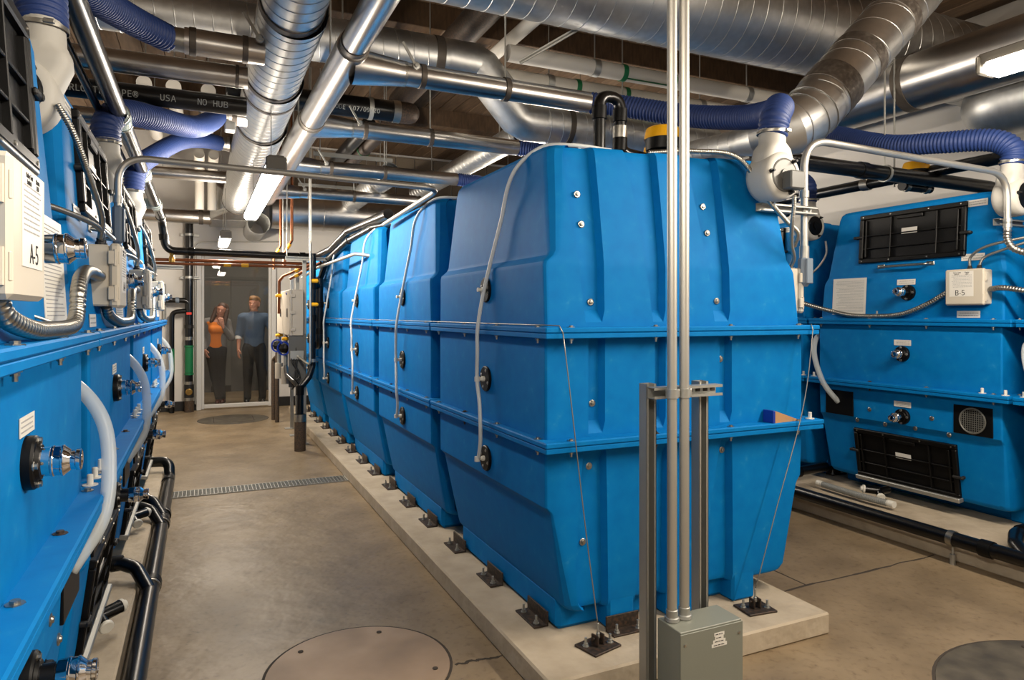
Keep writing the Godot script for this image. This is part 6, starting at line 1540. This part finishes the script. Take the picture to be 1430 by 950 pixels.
func people() -> void:
	mat("lips", Color(0.55, 0.25, 0.22), 0.5)
	# ---- man in a blue patterned shirt
	var o := Vector3(0.81, 0.0, -12.18)
	var t := thing("person", "person in a blue patterned shirt and black trousers behind the glazed door", "person", o)
	var hc := Vector3(0.0, 1.655, 0.01)
	var flat := Vector3(1.0, 1.0, 1.45)
	var torso := [[Vector3(0, 0.98, 0), Vector3(0, 1.18, 0), 0.145, 0.140, flat], [Vector3(0, 1.18, 0), Vector3(0, 1.36, 0), 0.145, 0.165, flat], [Vector3(-0.15, 1.43, -0.01), Vector3(0.15, 1.43, -0.01), 0.075, 0.075], [Vector3(0, 1.40, -0.01), Vector3(0, 1.50, 0.0), 0.09, 0.06]]
	var arm_r := [[Vector3(-0.19, 1.425, -0.01), Vector3(-0.235, 1.16, -0.01), 0.058, 0.045], [Vector3(-0.235, 1.16, -0.01), Vector3(-0.245, 0.93, 0.05), 0.042, 0.028]]
	var arm_l := [[Vector3(0.19, 1.425, -0.01), Vector3(0.30, 1.20, 0.0), 0.058, 0.045], [Vector3(0.30, 1.20, 0.0), Vector3(0.34, 0.98, 0.08), 0.042, 0.028]]
	var legs := [[Vector3(0, 0.96, 0), Vector3(0, 1.0, 0), 0.14, 0.14, flat], [Vector3(-0.085, 0.92, 0), Vector3(-0.10, 0.50, 0.01), 0.088, 0.060], [Vector3(-0.10, 0.50, 0.01), Vector3(-0.105, 0.09, -0.02), 0.058, 0.042], [Vector3(0.085, 0.92, 0), Vector3(0.12, 0.50, 0.03), 0.088, 0.060], [Vector3(0.12, 0.50, 0.03), Vector3(0.13, 0.09, 0.02), 0.058, 0.042]]
	var neck := [[Vector3(0, 1.46, -0.01), Vector3(0, 1.58, 0.0), 0.058, 0.052]]
	var m := mb()
	field_mesh(m, torso + arm_r + arm_l + legs + neck, 0.014, 0.03)
	field_mesh(m, head_bones(hc, -0.45, 0.05) + neck, 0.007, 0.022)
	hand(m, Vector3(-0.246, 0.915, 0.055), Vector3(-0.03, -0.98, 0.15).normalized(), Vector3(0.25, 0.1, 0.96), Vector3(0.97, 0, -0.2), 0.25)
	hand(m, Vector3(0.342, 0.965, 0.085), Vector3(0.10, -0.97, 0.2).normalized(), Vector3(-0.25, 0.1, 0.96), Vector3(-0.97, 0, -0.2), 0.25)
	var body := part(t, "body", m.smooth(), "skin")
	face(t, hc, -0.45, 0.05)
	m = mb(); field_mesh(m, grow(torso + arm_r + arm_l, 0.014), 0.014, 0.03, [[Vector3(0, 0.93, 0), Vector3.DOWN], [Vector3(0, 1.515, 0), Vector3.UP], [Vector3(-0.24, 1.07, 0.02), Vector3(0, -1, 0.0).rotated(Vector3.RIGHT, 0.0)]].slice(0, 2))
	part(t, "shirt", cut_sleeves(m, 1.10, 0.21).smooth(), "shirt_blue")
	m = mb()
	for s in [-1.0, 1.0]:
		m.tube(pv([Vector3(s * 0.24 + (0.05 if s > 0 else 0.0), 1.13, 0.0), Vector3(s * 0.242 + (0.06 if s > 0 else 0.0), 1.075, 0.01)]), 0.056, 14, false)
	part(t, "cuff", m.done(40.0), "paper")
	part(t, "collar", mb().lathe(Vector3(0, 1.49, -0.005), Vector3.UP, PackedVector2Array([Vector2(0.085, 0.0), Vector2(0.068, 0.045), Vector2(0.064, 0.045), Vector2(0.078, 0.0)]), 18).done(40.0), "shirt_blue")
	m = mb(); field_mesh(m, grow(legs, 0.016), 0.014, 0.03, [[Vector3(0, 0.055, 0), Vector3.DOWN], [Vector3(0, 1.02, 0), Vector3.UP]])
	part(t, "trousers", m.smooth(), "trousers")
	for s in [-1.0, 1.0]:
		m = mb(); field_mesh(m, [[Vector3(s * 0.115, 0.055, -0.04), Vector3(s * 0.125, 0.045, 0.15), 0.045, 0.038], [Vector3(s * 0.115, 0.05, -0.04), Vector3(s * 0.115, 0.09, -0.02), 0.045, 0.045]], 0.009, 0.02, [[Vector3(0, 0.003, 0), Vector3.DOWN]])
		part(t, "shoe", m.smooth(), "shoe_black")
	var hb := Basis(Vector3.FORWARD, 0.05) * Basis(Vector3.UP, -0.45)
	m = mb(); field_mesh(m, [[hc + hb * Vector3(0, 0.055, -0.035), hc + hb * Vector3(0, 0.075, 0.03), 0.090, 0.072], [hc + hb * Vector3(-0.03, 0.105, 0.05), hc + hb * Vector3(0.03, 0.105, 0.05), 0.03, 0.03], [hc + hb * Vector3(0, 0.02, -0.05), hc + hb * Vector3(0, -0.04, -0.05), 0.075, 0.055]], 0.008, 0.02, [[hc + hb * Vector3(0, 0.035, 0.045), hb * Vector3(0, -0.75, 0.66)]])
	part(t, "hair", m.smooth(), "hair_fair")
	# ---- woman in an orange top and grey cardigan
	o = Vector3(0.24, 0.0, -12.25)
	t = thing("person", "person with long hair, orange top and grey cardigan behind the glazed door", "person", o)
	hc = Vector3(0.07, 1.545, 0.03)
	torso = [[Vector3(-0.02, 0.96, 0), Vector3(-0.02, 1.12, 0), 0.135, 0.115, flat], [Vector3(-0.02, 1.12, 0), Vector3(-0.01, 1.29, 0.01), 0.118, 0.135, flat], [Vector3(-0.14, 1.355, -0.01), Vector3(0.13, 1.355, -0.01), 0.06, 0.06], [Vector3(0.0, 1.33, -0.01), Vector3(0.03, 1.42, 0.0), 0.075, 0.05], [Vector3(-0.06, 1.24, 0.085), Vector3(0.055, 1.24, 0.085), 0.055, 0.055]]
	arm_r = [[Vector3(-0.17, 1.345, -0.01), Vector3(-0.235, 1.11, -0.02), 0.047, 0.038], [Vector3(-0.235, 1.11, -0.02), Vector3(-0.19, 0.93, 0.10), 0.036, 0.025]]
	arm_l = [[Vector3(0.16, 1.345, -0.01), Vector3(0.215, 1.10, 0.04), 0.047, 0.038], [Vector3(0.215, 1.10, 0.04), Vector3(0.09, 1.28, 0.18), 0.036, 0.025]]
	legs = [[Vector3(-0.02, 0.92, 0), Vector3(-0.02, 0.97, 0), 0.13, 0.13, flat], [Vector3(-0.09, 0.90, 0), Vector3(-0.04, 0.47, 0.02), 0.088, 0.055], [Vector3(-0.04, 0.47, 0.02), Vector3(0.02, 0.09, 0.0), 0.052, 0.036], [Vector3(0.06, 0.90, 0), Vector3(0.06, 0.47, -0.01), 0.088, 0.055], [Vector3(0.06, 0.47, -0.01), Vector3(0.09, 0.09, -0.06), 0.052, 0.036]]
	neck = [[Vector3(0.02, 1.38, -0.01), Vector3(0.06, 1.48, 0.015), 0.045, 0.043]]
	m = mb()
	field_mesh(m, torso + arm_r + arm_l + legs + neck, 0.014, 0.03)
	field_mesh(m, head_bones(hc, -0.25, 0.22) + neck, 0.007, 0.022)
	hand(m, Vector3(-0.185, 0.915, 0.11), Vector3(0.25, -0.9, 0.35).normalized(), Vector3(0.3, 0.3, 0.9).normalized(), Vector3(0.9, 0.2, -0.3).normalized(), 0.3)
	hand(m, Vector3(0.083, 1.295, 0.185), Vector3(-0.25, 0.95, 0.1).normalized(), Vector3(-0.9, -0.25, -0.1).normalized(), Vector3(0.0, 0.1, -1.0).normalized(), 0.5)
	part(t, "body", m.smooth(), "skin")
	face(t, hc, -0.25, 0.22)
	m = mb(); field_mesh(m, grow(torso, 0.012), 0.014, 0.03, [[Vector3(0, 0.93, 0), Vector3.DOWN], [Vector3(0, 1.385, 0.02), Vector3(0, 0.9, 0.35).normalized()]])
	part(t, "orange_top", m.smooth(), "orange")
	for s in [-1.0, 1.0]:
		var side := [[Vector3(-0.02 + s * 0.085, 0.84, -0.01), Vector3(-0.01 + s * 0.08, 1.30, -0.01), 0.088, 0.088], [Vector3(s * 0.05, 1.37, -0.02), Vector3(s * 0.14, 1.36, -0.015), 0.07, 0.07], [Vector3(-0.02 + s * 0.03, 0.86, -0.06), Vector3(s * 0.03, 1.36, -0.05), 0.09, 0.07]]
		m = mb(); field_mesh(m, side + grow(arm_r if s < 0 else arm_l, 0.014), 0.014, 0.03, [[Vector3(-0.01 + s * 0.06, 1.1, 0.1), Vector3(-s, 0, 0.55).normalized()], [Vector3(0, 0.80, 0), Vector3.DOWN]])
		part(t, "cardigan_side", m.smooth(), "cardigan")
	m = mb(); field_mesh(m, grow(legs, 0.010), 0.014, 0.03, [[Vector3(0, 0.07, 0), Vector3.DOWN], [Vector3(0, 0.97, 0), Vector3.UP]])
	part(t, "trousers", m.smooth(), "trousers")
	for q in [Vector3(0.02, 0.05, 0.0), Vector3(0.09, 0.05, -0.06)]:
		m = mb(); field_mesh(m, [[q + Vector3(0, 0, -0.03), q + Vector3(-0.02, -0.008, 0.14), 0.040, 0.034], [q, q + Vector3(0, 0.08, 0), 0.042, 0.042]], 0.009, 0.02, [[Vector3(0, 0.003, 0), Vector3.DOWN]])
		part(t, "boot", m.smooth(), "shoe_brown")
	hb = Basis(Vector3.FORWARD, 0.22) * Basis(Vector3.UP, -0.25)
	m = mb(); field_mesh(m, [[hc + hb * Vector3(0, 0.045, -0.04), hc + hb * Vector3(0, 0.06, 0.012), 0.096, 0.078], [hc + hb * Vector3(-0.085, 0.02, 0.01), hc + hb * Vector3(-0.10, -0.20, 0.06), 0.036, 0.034], [hc + hb * Vector3(0.085, 0.02, 0.01), hc + hb * Vector3(0.10, -0.24, 0.06), 0.036, 0.036], [hc + hb * Vector3(0, 0.0, -0.05), hc + hb * Vector3(0, -0.25, -0.06), 0.09, 0.07]], 0.008, 0.02, [[hc + hb * Vector3(0, 0.03, 0.085), hb * Vector3(0, 0.1, 1.0).normalized()]])
	part(t, "hair", m.smooth(), "hair_brown")

# drops the faces of sleeves below the rolled cuffs
func cut_sleeves(m: MB, y: float, x: float) -> MB:
	var o := mb()
	for i in range(0, m.t.size(), 3):
		var c := (m.t[i] + m.t[i + 1] + m.t[i + 2]) / 3.0
		if absf(c.x) > x - 0.03 and c.y < y and absf(c.x) > 0.185: continue
		for k in 3: o.t.append(m.t[i + k])
	return o
